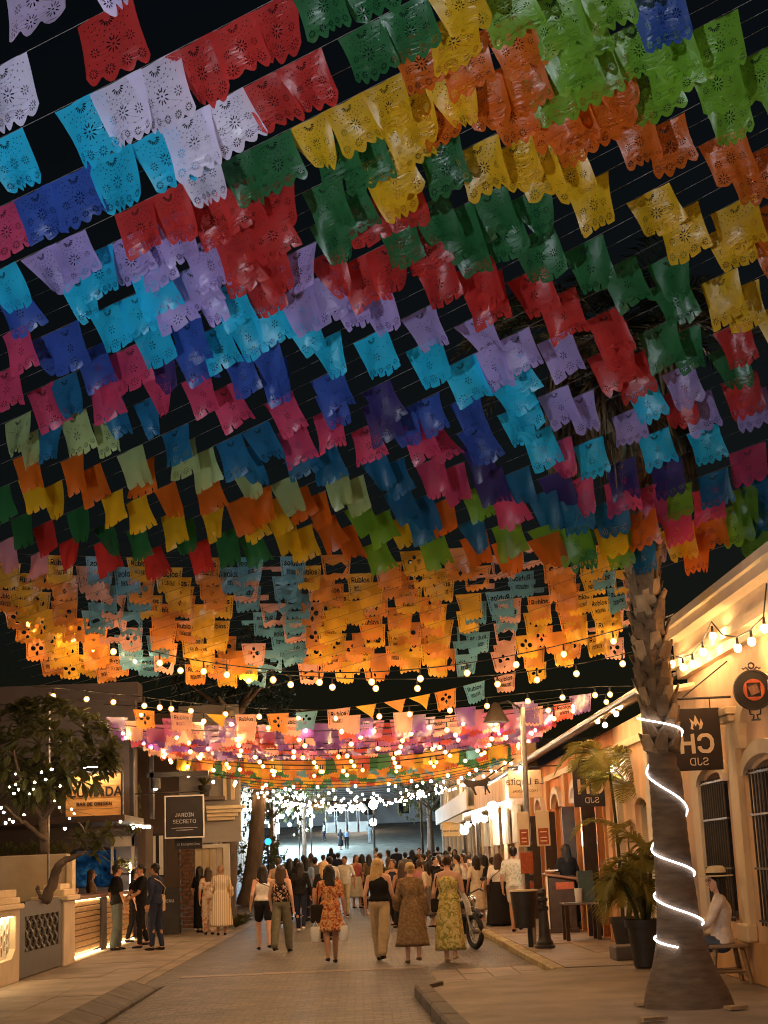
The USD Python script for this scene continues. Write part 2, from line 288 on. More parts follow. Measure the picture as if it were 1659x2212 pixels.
def extrude(poly, depth, o, ax, ay):
    """a shapely polygon in the plane (ax, ay) at o, pushed by depth along ax x ay"""
    ax, ay = np.array(ax, float), np.array(ay, float); az = np.cross(ax, ay); out = []
    for g in getattr(poly, 'geoms', [poly]):
        if g.area > 1e-7:
            m_ = trimesh.creation.extrude_polygon(g, depth, engine='earcut')
            v = np.array(m_.vertices); out.append((np.array(o, float) + v[:, :1] * ax + v[:, 1:2] * ay + v[:, 2:] * az, np.array(m_.faces)))
    return cat(out)

FONT = {}
def text_poly(text, height, bold=True):
    from PIL import Image, ImageDraw, ImageFont
    font = FONT.setdefault(0, ImageFont.truetype(glob.glob('/opt/blender-*/*/datafiles/fonts/Inter.woff2')[0], 64))
    x0, y0, x1, y1 = font.getbbox(text, anchor='ls', stroke_width=2 * bold)
    im = Image.new('L', (x1 - x0 + 8, y1 - y0 + 8)); ImageDraw.Draw(im).text((4 - x0, 4 - y0), text, 255, font, anchor='ls', stroke_width=2 * bold)
    on = np.pad(np.asarray(im) > 127, ((0, 0), (1, 1))).astype(np.int8)
    rows, st = np.nonzero(np.diff(on, axis=1) == 1); en = np.nonzero(np.diff(on, axis=1) == -1)[1]
    sh = shapely.union_all(shapely.box(st, -rows - 1, en, -rows)).buffer(0.6).buffer(-0.6).simplify(1.0)
    s = height / 46.0
    return affinity.translate(affinity.scale(sh, s, s, origin=(0, 0)), 0, 0)

def text_at(text, height, o, ax, ay, depth=0.006, bold=True, mirror=False, centre=True):
    p = text_poly(text, height, bold); b = p.bounds
    p = affinity.translate(p, -(b[0] + b[2]) / 2 if centre else -b[0], -(b[1] + b[3]) / 2)
    if mirror:
        p = affinity.scale(p, -1, 1, origin=(0, 0))
    return extrude(p, depth, o, ax, ay)

# ---------------------------------------------------------------- prims
COUNT = {}
def numbered(parent, name):
    k = COUNT.get((parent, name), 0); COUNT[(parent, name)] = k + 1
    return f'{parent}/{name}' + (f'_{k:03d}' if k else '')

def tagp(p, label=None, cat_=None, group=None, kind=None):
    for k, v in (('label', label), ('category', cat_), ('group', group), ('kind', kind)):
        if v: p.SetCustomDataByKey(k, v)
    return p

class Thing:
    """an Xform at the thing's base whose children are its parts; part meshes are given in world coordinates unless local"""
    def __init__(s, name, label, cat_, loc=(0, 0, 0), rz=0.0, group=None, kind=None, scale=1.0):
        s.loc, s.rz, s.sc = np.array(loc, float), rz, scale
        x = UsdGeom.Xform.Define(stage, numbered('/World', name)); s.path = str(x.GetPath())
        x.AddTranslateOp().Set(Gf.Vec3d(*map(float, s.loc)))
        if rz: x.AddRotateZOp().Set(math.degrees(rz))
        if scale != 1.0: x.AddScaleOp().Set(Gf.Vec3f(scale, scale, scale))
        tagp(x.GetPrim(), label, cat_, group, kind)
    def part(s, name, mesh, mat, smooth=False, parent=None, local=False, label=None):
        v, f = cat(mesh) if isinstance(mesh, list) else (mesh if isinstance(mesh, tuple) else meshkit.arrays(mesh)[:2])
        if not local: v = rot(np.asarray(v) - s.loc, -s.rz) / s.sc
        p = numbered(parent or s.path, name)
        usdkit.mesh(stage, p, (v, f), MATS[mat], smooth)
        if label: tagp(stage.GetPrimAtPath(p), label)
        return p

def solo(name, mesh, mat, label, cat_, group=None, kind=None, smooth=False):
    v, f = cat(mesh) if isinstance(mesh, list) else mesh
    p = numbered('/World', name)
    c = np.array([v[:, 0].mean(), v[:, 1].mean(), v[:, 2].min()])
    mm = usdkit.mesh(stage, p, (v - c, f), MATS[mat], smooth); mm.AddTranslateOp().Set(Gf.Vec3d(*map(float, c)))
    return tagp(mm.GetPrim(), label, cat_, group, kind)

def structure(name, mesh, mat, smooth=False):
    v, f = cat(mesh) if isinstance(mesh, list) else mesh
    p = numbered('/World', name); mm = usdkit.mesh(stage, p, (v, f), MATS[mat], smooth)
    tagp(mm.GetPrim(), kind='structure'); return p

def child(parent, name, mesh, mat, smooth=False):
    v, f = cat(mesh) if isinstance(mesh, list) else mesh
    p = numbered(parent, name); usdkit.mesh(stage, p, (v, f), MATS[mat], smooth); return p

ORD = ['first', 'second', 'third', 'fourth', 'fifth', 'sixth', 'seventh', 'eighth', 'ninth', 'tenth'] + [f'{k}th' if k % 10 not in (1, 2, 3) or k in (11, 12, 13) else f'{k}' + {1: 'st', 2: 'nd', 3: 'rd'}[k % 10] for k in range(11, 80)]
# ================================================================ the ground: one sheet to the horizon, the street climbing gently beyond 45 m
def zg(y):
    return 2.65 * (max(0.0, y - 45) / 73) ** 1.9
YS = [-40, -10, 0, 10, 20, 30, 40, 45] + list(range(50, 161, 5)) + [200, 300, 600]
def sheet(x0, x1, ys, dz):
    zz = [zg(min(y, 150)) + dz for y in ys]; v = []; f = []
    for y, z in zip(ys, zz): v += [[x0, y, z], [x1, y, z]]
    for i in range(len(ys) - 1): a = 2 * i; f += [[a, a + 1, a + 3], [a, a + 3, a + 2]]
    return np.array(v, float), np.array(f)
structure('ground', sheet(-400, 400, YS, -0.02), 'earth')
structure('road', sheet(-6.5, 9, [y for y in YS if -10 <= y <= 150], 0.0), 'cobble')
structure('plaza', sheet(-30, 30, list(range(84, 161, 4)), 0.012), 'concrete')

def block(poly, z0, z1):
    return extrude(Polygon(poly), z1 - z0, (0, 0, z0), (1, 0, 0), (0, 1, 0))

ZP = 0.10
rp = structure('pavement', block([(0.86, 20.2), (0.62, 19.6), (0.74, 16), (1.0, 6), (1.4, 4), (9, 4), (9, 21.6), (4.6, 21.6), (4.6, 84), (2.66, 84), (2.66, 21.9)], -0.05, ZP - 0.012), 'concrete')
# concrete slabs of the right pavement, each its own piece
for i in range(14):
    for j in range(2):
        y0, y1 = 22.0 + i * 1.5, 22.0 + i * 1.5 + 1.488
        x0, x1 = (2.79, 3.65) if j == 0 else (3.662, 4.5)
        child(rp, 'slab', box(x0, x1, y0, y1, ZP - 0.012, ZP + rng.uniform(-0.003, 0.004)), 'concrete_slab')
# kerb stones of the right pavement, worn yellow-brown
for i in range(40):
    y0 = 21.95 + i * 0.9
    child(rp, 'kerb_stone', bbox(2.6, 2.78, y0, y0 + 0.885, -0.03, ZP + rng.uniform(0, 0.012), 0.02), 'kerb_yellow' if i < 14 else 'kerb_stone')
# the rounded corner kerb nearest the camera
ck = [(0.62, 19.55), (0.66, 18.3), (0.7, 17.0), (0.74, 15.7), (0.8, 14.2), (0.9, 12.2)]
for (xa, ya), (xb, yb) in zip(ck[:-1], ck[1:]):
    v, f = bbox(0, 0.2, yb + 0.012, ya - 0.012, -0.03, 0.145, 0.025)
    v[:, 0] += np.interp(v[:, 1], [yb, ya], [xb, xa]); child(rp, 'kerb_stone', (v, f), 'kerb_stone')
child(rp, 'kerb_stone', block([(0.63, 19.57), (0.83, 19.57), (1.0, 19.95), (0.86, 20.24), (0.7, 20.0)], -0.03, 0.135), 'kerb_stone')
# paver slabs between the corner and the kerb line
for i in range(4):
    for j in range(3):
        x0 = 1.0 + i * 0.41; y0 = 20.75 + 0.05 * i + j * 1.05
        if y0 > 20.4 + (x0 - 0.86) * 0.8:
            child('/World/road', 'paving_slab', bbox(x0, x0 + 0.395, y0, y0 + 1.03, -0.02, 0.008 + 0.004 * ((i + j) % 2), 0.006), 'concrete_slab')
for i in range(9):      # plain concrete band across the street
    child('/World/road', 'paving_band', bbox(-2.8 + i * 0.42, -2.39 + i * 0.42, 24.6, 24.95, -0.02, 0.007 + 0.002 * (i % 2), 0.005), 'concrete_slab')

# left pavement: almost flush with the road, its flared kerb corner near the camera
lp = structure('pavement', block([(-14, 3), (-3.1, 3), (-3.1, 23.0), (-3.2, 23.6), (-3.0, 84), (-14, 84)], -0.05, 0.012), 'concrete')
for i in range(15):
    for j in range(2):
        y0 = 14.0 + i * 1.9; x0, x1 = (-4.13, -3.42) if j == 0 else (-5.2, -4.142)
        if y0 < 23.3 and j == 0: x1 = -3.42
        child(lp, 'slab', box(x0, x1, y0, y0 + 1.888, 0.0, 0.024 + rng.uniform(-0.004, 0.004)), 'concrete_slab')
for i in range(9):
    y0 = 13.6 + i * 1.05; dx = (23.0 - y0) * 0.035
    v, f = bbox(-3.2, -2.84, y0, y0 + 1.046, -0.04, 0.17, 0.02)
    v[:, 2] = np.where(v[:, 2] > 0.1, np.clip(v[:, 2] - 0.4 * (v[:, 0] + 3.12).clip(0), 0.03, 1), v[:, 2])
    if i == 8: v[:, 2] = np.where(v[:, 2] > 0.02, v[:, 2] * np.interp(v[:, 1], [y0 + 0.3, y0 + 1.04], [1, 0.25]), v[:, 2])
    child(lp, 'kerb_stone', (v, f), 'kerb_stone')

# ================================================================ right-hand buildings, facade at x = 4.5 facing the street
XR = 4.5
def facade(y0, y1, z1, holes, x=XR, th=0.3, z0=0.0):
    p = Polygon([(y0, z0), (y1, z0), (y1, z1), (y0, z1)])
    for ya, yb, za, zb, rise in holes:
        arc = [(ya + (yb - ya) * t, zb + rise * (1 - (2 * t - 1) ** 2)) for t in np.linspace(0, 1, 9)] if rise else [(ya, zb), (yb, zb)]
        p = p.difference(Polygon([(yb, za), (ya, za)] + arc))
    return extrude(p, th, (x, 0, 0), (0, 1, 0), (0, 0, 1))

def hood(yc, w, z, rise, x=XR, t=0.16, d=0.09):
    """a moulded arch over an opening"""
    k = np.linspace(0, np.pi, 13)
    o = [(yc - (w / 2 + t) * math.cos(a), z + (rise + t) * math.sin(a)) for a in k]; i = [(yc - w / 2 * math.cos(a), z + rise * math.sin(a)) for a in k]
    return extrude(Polygon(o + i[::-1]), d, (x - d, 0, 0), (0, 1, 0), (0, 0, 1))

def barred_window(b, ya, yb, za, zb, x=XR, n=11):
    w = b.part('window', box(x + 0.2, x + 0.22, ya, yb, za, zb + 0.15), 'glass_dark')
    b.part('frame', [box(x + 0.1, x + 0.2, ya, ya + 0.06, za, zb), box(x + 0.1, x + 0.2, yb - 0.06, yb, za, zb), box(x + 0.1, x + 0.2, ya + 0.06, yb - 0.06, za, za + 0.06)], 'wood_dark', parent=w)
    for k in range(n):
        y = ya + 0.05 + (yb - ya - 0.1) * k / (n - 1)
        b.part('bar', tube([(x - 0.04, y, za - 0.03), (x - 0.04, y, zb + 0.04)], 0.014, 5), 'bar_iron', parent=w)
    for z in (za + 0.02, za + (zb - za) * 0.36, za + (zb - za) * 0.72, zb):
        b.part('rail', box(x - 0.055, x - 0.025, ya - 0.05, yb + 0.05, z - 0.012, z + 0.012), 'bar_iron', parent=w)

def cornice(y0, y1, z, steps, x=XR):
    return [box(x - d, x + 0.3, y0, y1, z + za, z + zb) for d, za, zb in steps]

A = Thing('plaster_house', 'cream plaster house with barred windows, pilasters and a stepped cornice behind the palm', 'house', (XR, 14, 0))
HA = [(16.15, 17.65, 0.78, 2.42, 0.12), (18.85, 20.15, 0.78, 2.42, 0.12), (12.9, 14.4, 0.78, 2.42, 0.12)]
A.part('wall', facade(4, 20.6, 4.12, HA), 'stucco_cream')
A.part('back_wall', [box(XR + 0.3, 12, 20.3, 20.6, 0, 4.1), box(XR + 0.3, XR + 0.34, 4, 20.3, 0, 4.1)], 'stucco_cream')
A.part('cornice', cornice(4, 20.75, 3.86, [(0.1, 0, 0.12), (0.18, 0.12, 0.24), (0.12, 0.24, 0.46), (0.3, 0.46, 0.58), (0.36, 0.58, 0.68)]), 'stucco_trim')
A.part('roof', box(XR + 0.3, 12, 4, 20.75, 4.12, 4.3), 'stucco_grey')
A.part('plinth', [box(XR - 0.05, XR, 4, 20.6, ZP, 0.55)], 'stucco_ochre')
for yc in (18.25, 20.42, 15.4, 12.2):
    p_ = A.part('pilaster', [box(XR - 0.07, XR, yc - 0.2, yc + 0.2, 0.75, 3.05)], 'stucco_trim')
    A.part('base', bbox(XR - 0.13, XR, yc - 0.26, yc + 0.26, 0.55, 0.75, 0.02), 'stucco_trim', parent=p_)
    A.part('capital', [bbox(XR - 0.13, XR, yc - 0.26, yc + 0.26, 3.05, 3.13, 0.01), bbox(XR - 0.17, XR, yc - 0.3, yc + 0.3, 3.13, 3.22, 0.01)], 'stucco_trim', parent=p_)
for ya, yb, za, zb, r in HA:
    barred_window(A, ya, yb, za, zb)
    A.part('window_hood', hood((ya + yb) / 2, yb - ya + 0.1, zb - 0.02, 0.2), 'stucco_trim')
A.part('blind_arch', hood(16.9, 1.75, 2.72, 0.55, t=0.2), 'stucco_trim')
A.part('spout', tube([(XR + 0.05, 20.2, 3.72), (XR - 0.35, 20.2, 3.66)], 0.05, 8), 'stucco_trim')

B = Thing('plaster_house', 'low ochre plaster house with one dark door behind the potted palms', 'house', (XR, 23.8, 0))
HB = [(24.3, 25.3, ZP, 2.35, 0.1), (21.7, 22.7, 0.8, 2.3, 0.1)]
B.part('wall', facade(20.6, 26.9, 3.72, HB), 'stucco_cream')
B.part('side_wall', [box(XR + 0.3, 11, 20.62, 20.9, 3.7, 3.9), box(XR + 0.3, 11, 26.6, 26.9, 0, 3.7)], 'stucco_cream')
B.part('added_wall_lamp', ball((XR - 0.2, 26.2, 3.0), 0.06, 2), 'lamp_white', True); B.part('added_lamp_arm', tube([(XR, 26.2, 3.16), (XR - 0.2, 26.2, 3.16), (XR - 0.2, 26.2, 3.06)], 0.014, 5), 'iron')  # lamp added behind the fronds to brighten the potted palms
B.part('trim', [box(XR - 0.05, XR, 20.8, 26.9, 3.3, 3.42)], 'stucco_trim')
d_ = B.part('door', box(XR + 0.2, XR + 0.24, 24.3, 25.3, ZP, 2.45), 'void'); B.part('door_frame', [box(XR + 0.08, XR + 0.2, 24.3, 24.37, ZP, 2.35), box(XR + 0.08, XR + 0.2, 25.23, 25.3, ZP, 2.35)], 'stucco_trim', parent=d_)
barred_window(B, 21.7, 22.7, 0.8, 2.3, n=9)
B.part('pilaster', box(XR - 0.1, XR, 26.45, 26.9, ZP, 3.3), 'stucco_white'); B.part('pilaster', box(XR - 0.08, XR, 23.5, 23.8, ZP, 3.3), 'stucco_white')

C = Thing('plaster_house', 'orange plaster house with tall dark doorways behind the host stand', 'house', (XR, 33.5, 0))
HC = [(28.3, 29.5, ZP, 2.6, 0.0), (31.2, 32.3, ZP, 2.6, 0.25), (34.3, 35.5, ZP, 2.6, 0.25), (37.6, 38.8, ZP, 2.6, 0.25)]
C.part('wall', facade(26.9, 41, 3.72, HC), 'stucco_orange')
for ya, yb, za, zb, r in HC:
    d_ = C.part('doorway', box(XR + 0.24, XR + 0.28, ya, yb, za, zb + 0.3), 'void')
    C.part('door_leaf', box(XR - 0.02 - 0.26, XR - 0.02, yb - 0.03, yb + 0.02, za + 0.02, zb - 0.02), 'wood_dark', parent=d_)
    C.part('door_post', box(XR - 0.06, XR + 0.1, ya - 0.07, ya, za, zb), 'stucco_ochre', parent=d_)
    C.part('door_hood', hood((ya + yb) / 2, yb - ya + 0.1, zb + 0.05, 0.3), 'stucco_white', parent=d_)
for yc in (27.5, 30.3, 33.3, 36.5, 40.0):
    C.part('pilaster', box(XR - 0.09, XR, yc - 0.22, yc + 0.22, ZP, 3.3), 'stucco_ochre')
C.part('wall_light', bbox(XR - 0.17, XR - 0.09, 30.22, 30.36, 1.75, 2.2, 0.02), 'lamp_white')
C.part('trim', box(XR - 0.06, XR, 26.9, 41, 3.3, 3.42), 'stucco_trim')
# long lean-to eave over both low houses
EV = Thing('roof_eave', 'long sloping tiled eave running along the low houses', 'eave', (XR, 34, 3.7))
for i in range(12):
    ya = 20.8 + i * 2.2; yb = ya + 2.19
    for k in range(4):
        xa = 3.9 + k * 0.22
        v, f = box(0, 0.235, ya, yb, 0, 0.05); v[:, 2] += 3.72 + k * 0.09 + 0.38 * v[:, 0]; v[:, 0] += xa
        EV.part('roof_panel', (v, f), 'roof_tile')
EV.part('gutter', tube([(3.86, 20.8, 3.74), (3.86, 47.2, 3.74)], 0.05, 8), 'galv')

# restaurant front farther on, with pale curtains, awnings and lamps
D = Thing('restaurant_front', 'bright restaurant front with white curtains and a lit awning, beyond the orange house', 'restaurant', (XR, 49, 0))
HD = [(42.0, 44.2, ZP, 2.7, 0), (45.2, 47.4, ZP, 2.7, 0), (48.6, 50.8, ZP, 2.7, 0), (52, 54.5, ZP, 2.7, 0), (56, 58.5, ZP, 2.7, 0)]
D.part('wall', facade(41, 60, 4.6, HD), 'stucco_cream')
for ya, yb, za, zb, r in HD:
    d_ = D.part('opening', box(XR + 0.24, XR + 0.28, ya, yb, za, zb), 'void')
    D.part('curtain', loft([(2.0, 0.09, (yb - ya) * 0.46, XR - 0.12, (ya + yb) / 2), (3.0, 0.07, (yb - ya) * 0.48, XR - 0.12, (ya + yb) / 2)], 48, 12, [0.06, 0.04]), 'canvas', parent=d_)
    D.part('post', box(XR - 0.5, XR - 0.42, yb + 0.1, yb + 0.18, ZP, 3.0), 'wood_stool')
    D.part('lamp', ball((XR - 0.75, (ya + yb) / 2, 2.75), 0.11, 2), 'lamp_ceiling')
v, f = box(3.2, XR, 47, 60, 3.2, 3.28); v[:, 2] += (v[:, 0] - XR) * 0.25; D.part('awning', (v, f), 'canvas')
D.part('fascia', box(3.16, 3.2, 47, 60, 2.75, 2.95), 'stucco_white')
# pale columned house
W_ = Thing('columned_house', 'tall grey and white house with slim white columns, far down on the right', 'house', (XR, 70, zg(70)))
W_.part('wall', facade(60, 84, 6.6, [(61.5 + 3.2 * k, 62.9 + 3.2 * k, 0.6, 3.0, 0) for k in range(7)] + [(61.5 + 3.2 * k, 62.9 + 3.2 * k, 4.0, 5.8, 0) for k in range(7)], x=5.0), 'stucco_far')
for k in range(7):
    for za, zb in ((0.6, 3.0), (4.0, 5.8)):
        W_.part('window', box(5.2, 5.24, 61.5 + 3.2 * k, 62.9 + 3.2 * k, za, zb), 'glass_dark')
for k in range(8):
    W_.part('column', lathe([(0.17, 0.3), (0.13, 0.5), (0.12, 6.2), (0.18, 6.4)], 10) if False else (lambda m_: (m_[0] + [4.55, 61 + 3.1 * k, 0], m_[1]))(lathe([(0.17, 0.3), (0.13, 0.5), (0.12, 6.2), (0.18, 6.4)], 10)), 'stucco_white', True)
W_.part('balcony', [box(4.2, 5.0, 60, 84, 3.45, 3.6), box(4.2, 4.26, 60, 84, 3.6, 4.2)], 'stucco_white')

# houses that close the street on both sides, and the long house beyond the plaza
def far_house(label, x0, x1, y0, y1, h, mat, nf, axis, loc):
    t = Thing('far_house', label, 'house', loc)
    zb = zg(min((y0 + y1) / 2, 150))
    t.part('wall', box(x0, x1, y0, y1, zb - 1.5, zb + h), mat)
    t.part('parapet', box(x0 - 0.15, x1 + 0.15, y0 - 0.15, y1 + 0.15, zb + h, zb + h + 0.3), 'stucco_trim')
    n = max(2, int((y1 - y0 if axis == 'y' else x1 - x0) / 3.2))
    for fl in range(nf):
        for k in range(n):
            za = zb + 0.9 + fl * 3.1
            if axis == 'y':
                xx = x1 if x1 < 0 else x0; y = y0 + (k + 0.5) * (y1 - y0) / n
                w = t.part('window', box(xx - 0.03, xx + 0.03, y - 0.5, y + 0.5, za, za + 1.5), 'glass_dark'); t.part('frame', [box(xx - 0.06, xx + 0.06, y - 0.6, y - 0.5, za, za + 1.5), box(xx - 0.06, xx + 0.06, y + 0.5, y + 0.6, za, za + 1.5), box(xx - 0.06, xx + 0.06, y - 0.6, y + 0.6, za + 1.5, za + 1.6)], 'stucco_trim', parent=w)
            else:
                x = x0 + (k + 0.5) * (x1 - x0) / n
                w = t.part('window', box(x - 0.5, x + 0.5, y0 - 0.03, y0 + 0.03, za, za + 1.5), 'glass_dark'); t.part('frame', [box(x - 0.6, x - 0.5, y0 - 0.06, y0 + 0.06, za, za + 1.5), box(x + 0.5, x + 0.6, y0 - 0.06, y0 + 0.06, za, za + 1.5), box(x - 0.6, x + 0.6, y0 - 0.06, y0 + 0.06, za + 1.5, za + 1.6)], 'stucco_trim', parent=w)
far_house('grey plain house that closes the street, far beyond the lit plaza', -14, 13, 152, 160, 5.0, 'stucco_far', 1, 'x', (0, 152, zg(150)))
far_house('grey house at the right edge of the lit plaza', 7.5, 14, 86, 118, 6.0, 'stucco_far', 2, 'y', (7.5, 100, zg(100)))
far_house('dim house on the left behind the far trees', -16, -6.5, 70, 100, 6.2, 'stucco_grey', 2, 'y', (-6.5, 85, zg(85)))
# ================================================================ papel picado: diagonal plastic strings over the street
STRINGS = """7.11,-34.0:-2.11L
7.77,-34.0:-2.61W -1.69R
8.40,-34.7:-2.84C -2.09C -1.75W -1.42W -1.09R -0.76R -0.43R -0.10G 0.23G
9.05,-35.8:-3.13P -2.77B -2.37B -1.98C -1.58C -1.25W -0.92W -0.59R -0.26R 0.24G 0.57G 0.92Y
9.39,-36.3:-1.26W 0.64O 0.97Y 1.34M
9.72,-36.9:-3.44C -2.97V -2.64V -1.91R -1.58R -0.89G -0.56G -0.23Y 0.10Y 0.43Y 1.07O 1.40O 1.73M 2.06M
10.03,-37.4:-3.45B -2.44C -2.11V -1.60V -1.27R -0.94R -0.01G 0.66Y 0.99Y 1.96M
10.24,-37.7:-2.71C -1.86V -0.56R 0.24G 0.58Y 0.91O 1.24O 1.57O 1.90M 2.58B
10.54,-38.2:-3.59P -1.98C -1.36V -1.03R -0.70R -0.13G 0.45Y 1.49O 1.82M 2.15M 2.48M
10.80,-38.7:-3.41B -3.08B -2.53C -2.20C -1.87V -1.54V -1.10R 0.09G 0.48Y 0.97G 1.87O 2.34O 2.79M
11.03,-39.1:-4.00P -1.46V -0.74R -0.08G 0.25R 0.58R 1.32Y 2.04O 2.37O 2.88M 3.21M
11.27,-39.5:-2.90B -2.17C -1.23C -0.90R -0.42V 1.67Y 2.13O 2.46O 2.80M
11.51,-40.0:-3.70P -3.37T -2.78P -2.45P -1.74B -0.13R 0.59G 0.92G 1.87Y 3.34M
11.81,-40.6:-4.19S -2.95P -2.17N -1.81B -1.48C -1.15C -0.82C -0.49V -0.16V 0.17R 0.50R 0.83R 1.17G 1.50G 2.19Y 2.79O 3.76M
12.14,-41.3:-4.17S -3.84T -3.51S -2.97T -2.27P -0.50C 0.06V 1.30G 1.63G 1.96G 3.14O 3.63M
12.45,-41.9:-4.42O -3.14S -2.52T -1.82P -1.26B -0.93B 0.38V 1.04R 2.56Y 4.16M
12.86,-42.7:-5.12G -4.58Y -3.84O -1.55P -0.85B -0.19C 1.51R 2.11G 3.83O
13.21,-43.4:-4.37Y -3.71O -3.03S -2.31T 0.36C 0.93V 1.66R 3.30Y
13.54,-44.1:-5.14G -2.92O -2.26S -0.85P -0.20B 2.18R 2.76G 4.28O
13.89,-44.8:-5.72K -4.93R -4.26G -3.61Y -2.07S -1.64T -1.24T -0.18B 1.04C 1.63V 3.78Y
14.28,-44.9:-3.27Y -2.76O -1.48T -0.74P -0.21P 0.45N 2.63R 3.27G 4.40Y
14.60,-44.7:-5.22K -4.62R -3.95G -2.10O -1.51S -0.74T 0.47N 1.52C 1.85V 2.18V 3.83G 4.39Y 4.75O
15.05,-44.5:-4.04R -3.42G -2.76Y -0.31T 0.29P 0.78B 1.11B 2.19C 2.70V 3.23R 3.92G 4.91O
15.45,-44.3:-2.64G -2.10Y -1.67O -1.34O -0.95S 0.99P 1.65B 2.12C 3.39R 4.53Y
15.86,-44.1:-3.28R -1.54Y -1.21Y -0.77O -0.15S 0.40T 1.20P 2.33C 3.39R 3.97G 4.81Y
16.22,-43.9:-2.47R -1.96G -0.49O 0.07S 0.67T 1.80B 2.34C 2.83V 3.71R 4.30G
16.60,-43.7:-1.58G -1.02Y 1.24P 1.85N 3.19V 4.92R 5.34Y
17.02,-43.5:-0.76Y -0.37O 0.16M 0.76T 1.56P 2.72C 3.99C 4.42V 4.95G
17.52,-43.2:-0.07O 0.47M 1.10T 2.09N 3.02P 3.94V 4.47R
17.88,-43.1:0.78Y 1.11T 1.44O 1.96M 2.53T 3.49C 4.80V 5.29R
18.39,-42.8:0.42M 2.42P 3.08N 4.39C 5.51V
18.83,-42.5:1.34M 1.95T 2.99T 3.46P 4.04N 5.07C
19.36,-42.2:2.03O 2.52M 3.52T 4.14P 4.72N
19.93,-41.8:2.57O 3.11M 4.05T 4.61P 5.85P
20.29,-41.6:3.16O 3.60M 5.02M 5.49T
20.72,-41.4:3.75G 4.19Y 4.61O 5.55P 6.09T
21.18,-41.1:4.33M 5.18P 6.08M
21.70,-40.8:4.79T 5.30Y 5.72O 6.05M 6.40T
22.35,-40.4:5.69O 6.46M
23.16,-40.0:6.84M
"""
def petal(cx, cy, a, r0, r1, w):
    k = np.linspace(0, 2 * np.pi, 7)[:-1]
    x, y = (r0 + r1) / 2 + (r1 - r0) / 2 * np.cos(k), w * np.sin(k)
    return Polygon(np.stack([cx + x * math.cos(a) - y * math.sin(a), cy + x * math.sin(a) + y * math.cos(a)], 1))

def rosette(cx, cy, r, n=10, half=False, w=0.009):
    out = [petal(cx, cy, (math.pi if half else 2 * math.pi) * (k + 0.5 * half) / n, r * 0.38, r, w) for k in range(n)]
    if not half: out.append(Point(cx, cy).buffer(r * 0.14, 2))
    return out

def plastic_template(lobes, fine, slits, seed):
    """plastic sheet: u from -0.5 to 0.5, v from 0 (string) to 1; a lobed lower edge and cut rosettes"""
    r = np.random.default_rng(seed); pts = [(0.5, 0.0), (0.5, 0.86)]
    edge = []
    for k in range(lobes):
        a, b = 0.5 - k / lobes, 0.5 - (k + 1) / lobes; L = 0.9 + 0.1 * r.random()
        if slits: edge += [(a - 0.012, 0.84), (a - 0.02, L - 0.01), (a - 0.05, L), (b + 0.05, L + 0.01), (b + 0.02, L - 0.02), (b + 0.012, 0.84)]
        else: edge += [(a - (a - b) * t, 0.86 + (L - 0.82) * math.sin(math.pi * t)) for t in (0.04, 0.2, 0.4, 0.6, 0.8, 0.96)]
    p = Polygon(pts + edge + [(-0.5, 0.86), (-0.5, 0.0)]).buffer(0)
    h = []
    if fine >= 1:
        h += rosette(0.0, 0.08, 0.13, 8, True, 0.012)
        for k in range(lobes): h += rosette(0.5 - (k + 0.5) / lobes, 0.8, 0.33 / lobes, 8 if fine < 2 else 10)
    if fine >= 2:
        h += rosette(0, 0.48, 0.13, 10, w=0.011) + rosette(-0.3, 0.5, 0.08, 8) + rosette(0.3, 0.5, 0.08, 8)
        for k in range(9):
            a = math.pi * (k + 0.5) / 9
            for rr in (0.2, 0.27, 0.35): h.append(petal(0.3 * 0 + rr * math.cos(a) * 1.15, 0.06 + rr * math.sin(a), a + 1.57, -0.014, 0.014, 0.009))
        for k in range(8): h.append(Point(-0.42 + 0.12 * k, 0.65 + 0.02 * (k % 2)).buffer(0.012, 1))
    elif fine == 1:
        for k in range(7): h.append(Point(-0.36 + 0.12 * k, 0.3 + 0.05 * (k % 2)).buffer(0.014, 1))
        h += rosette(0, 0.5, 0.1, 6, w=0.012)
    p = p.difference(shapely.union_all([q for q in h if p.contains(q)])) if h else p
    return mesh2d(p, 0.09 if fine < 2 else 0.1)

def mesh2d(p, size):
    vs, fs = [], []
    n = 0
    for g in getattr(p, 'geoms', [p]):
        if g.area < 1e-5: continue
        v, f = trimesh.creation.triangulate_polygon(g, engine='earcut')
        v3 = np.c_[v, np.zeros(len(v))]
        v3, f = trimesh.remesh.subdivide_to_size(v3, f, size * 2.2, max_iter=8)[:2]
        mm = trimesh.Trimesh(v3, f, process=True, merge_norm=True)
        vs.append(np.array(mm.vertices)[:, :2]); fs.append(np.array(mm.faces) + n); n += len(mm.vertices)
    return np.vstack(vs), np.vstack(fs)

TPL = {(f, s): [plastic_template(lo, f, s, 10 * f + lo) for lo in (4, 5, 3)] for f in (0, 1, 2) for s in (0, 1)}

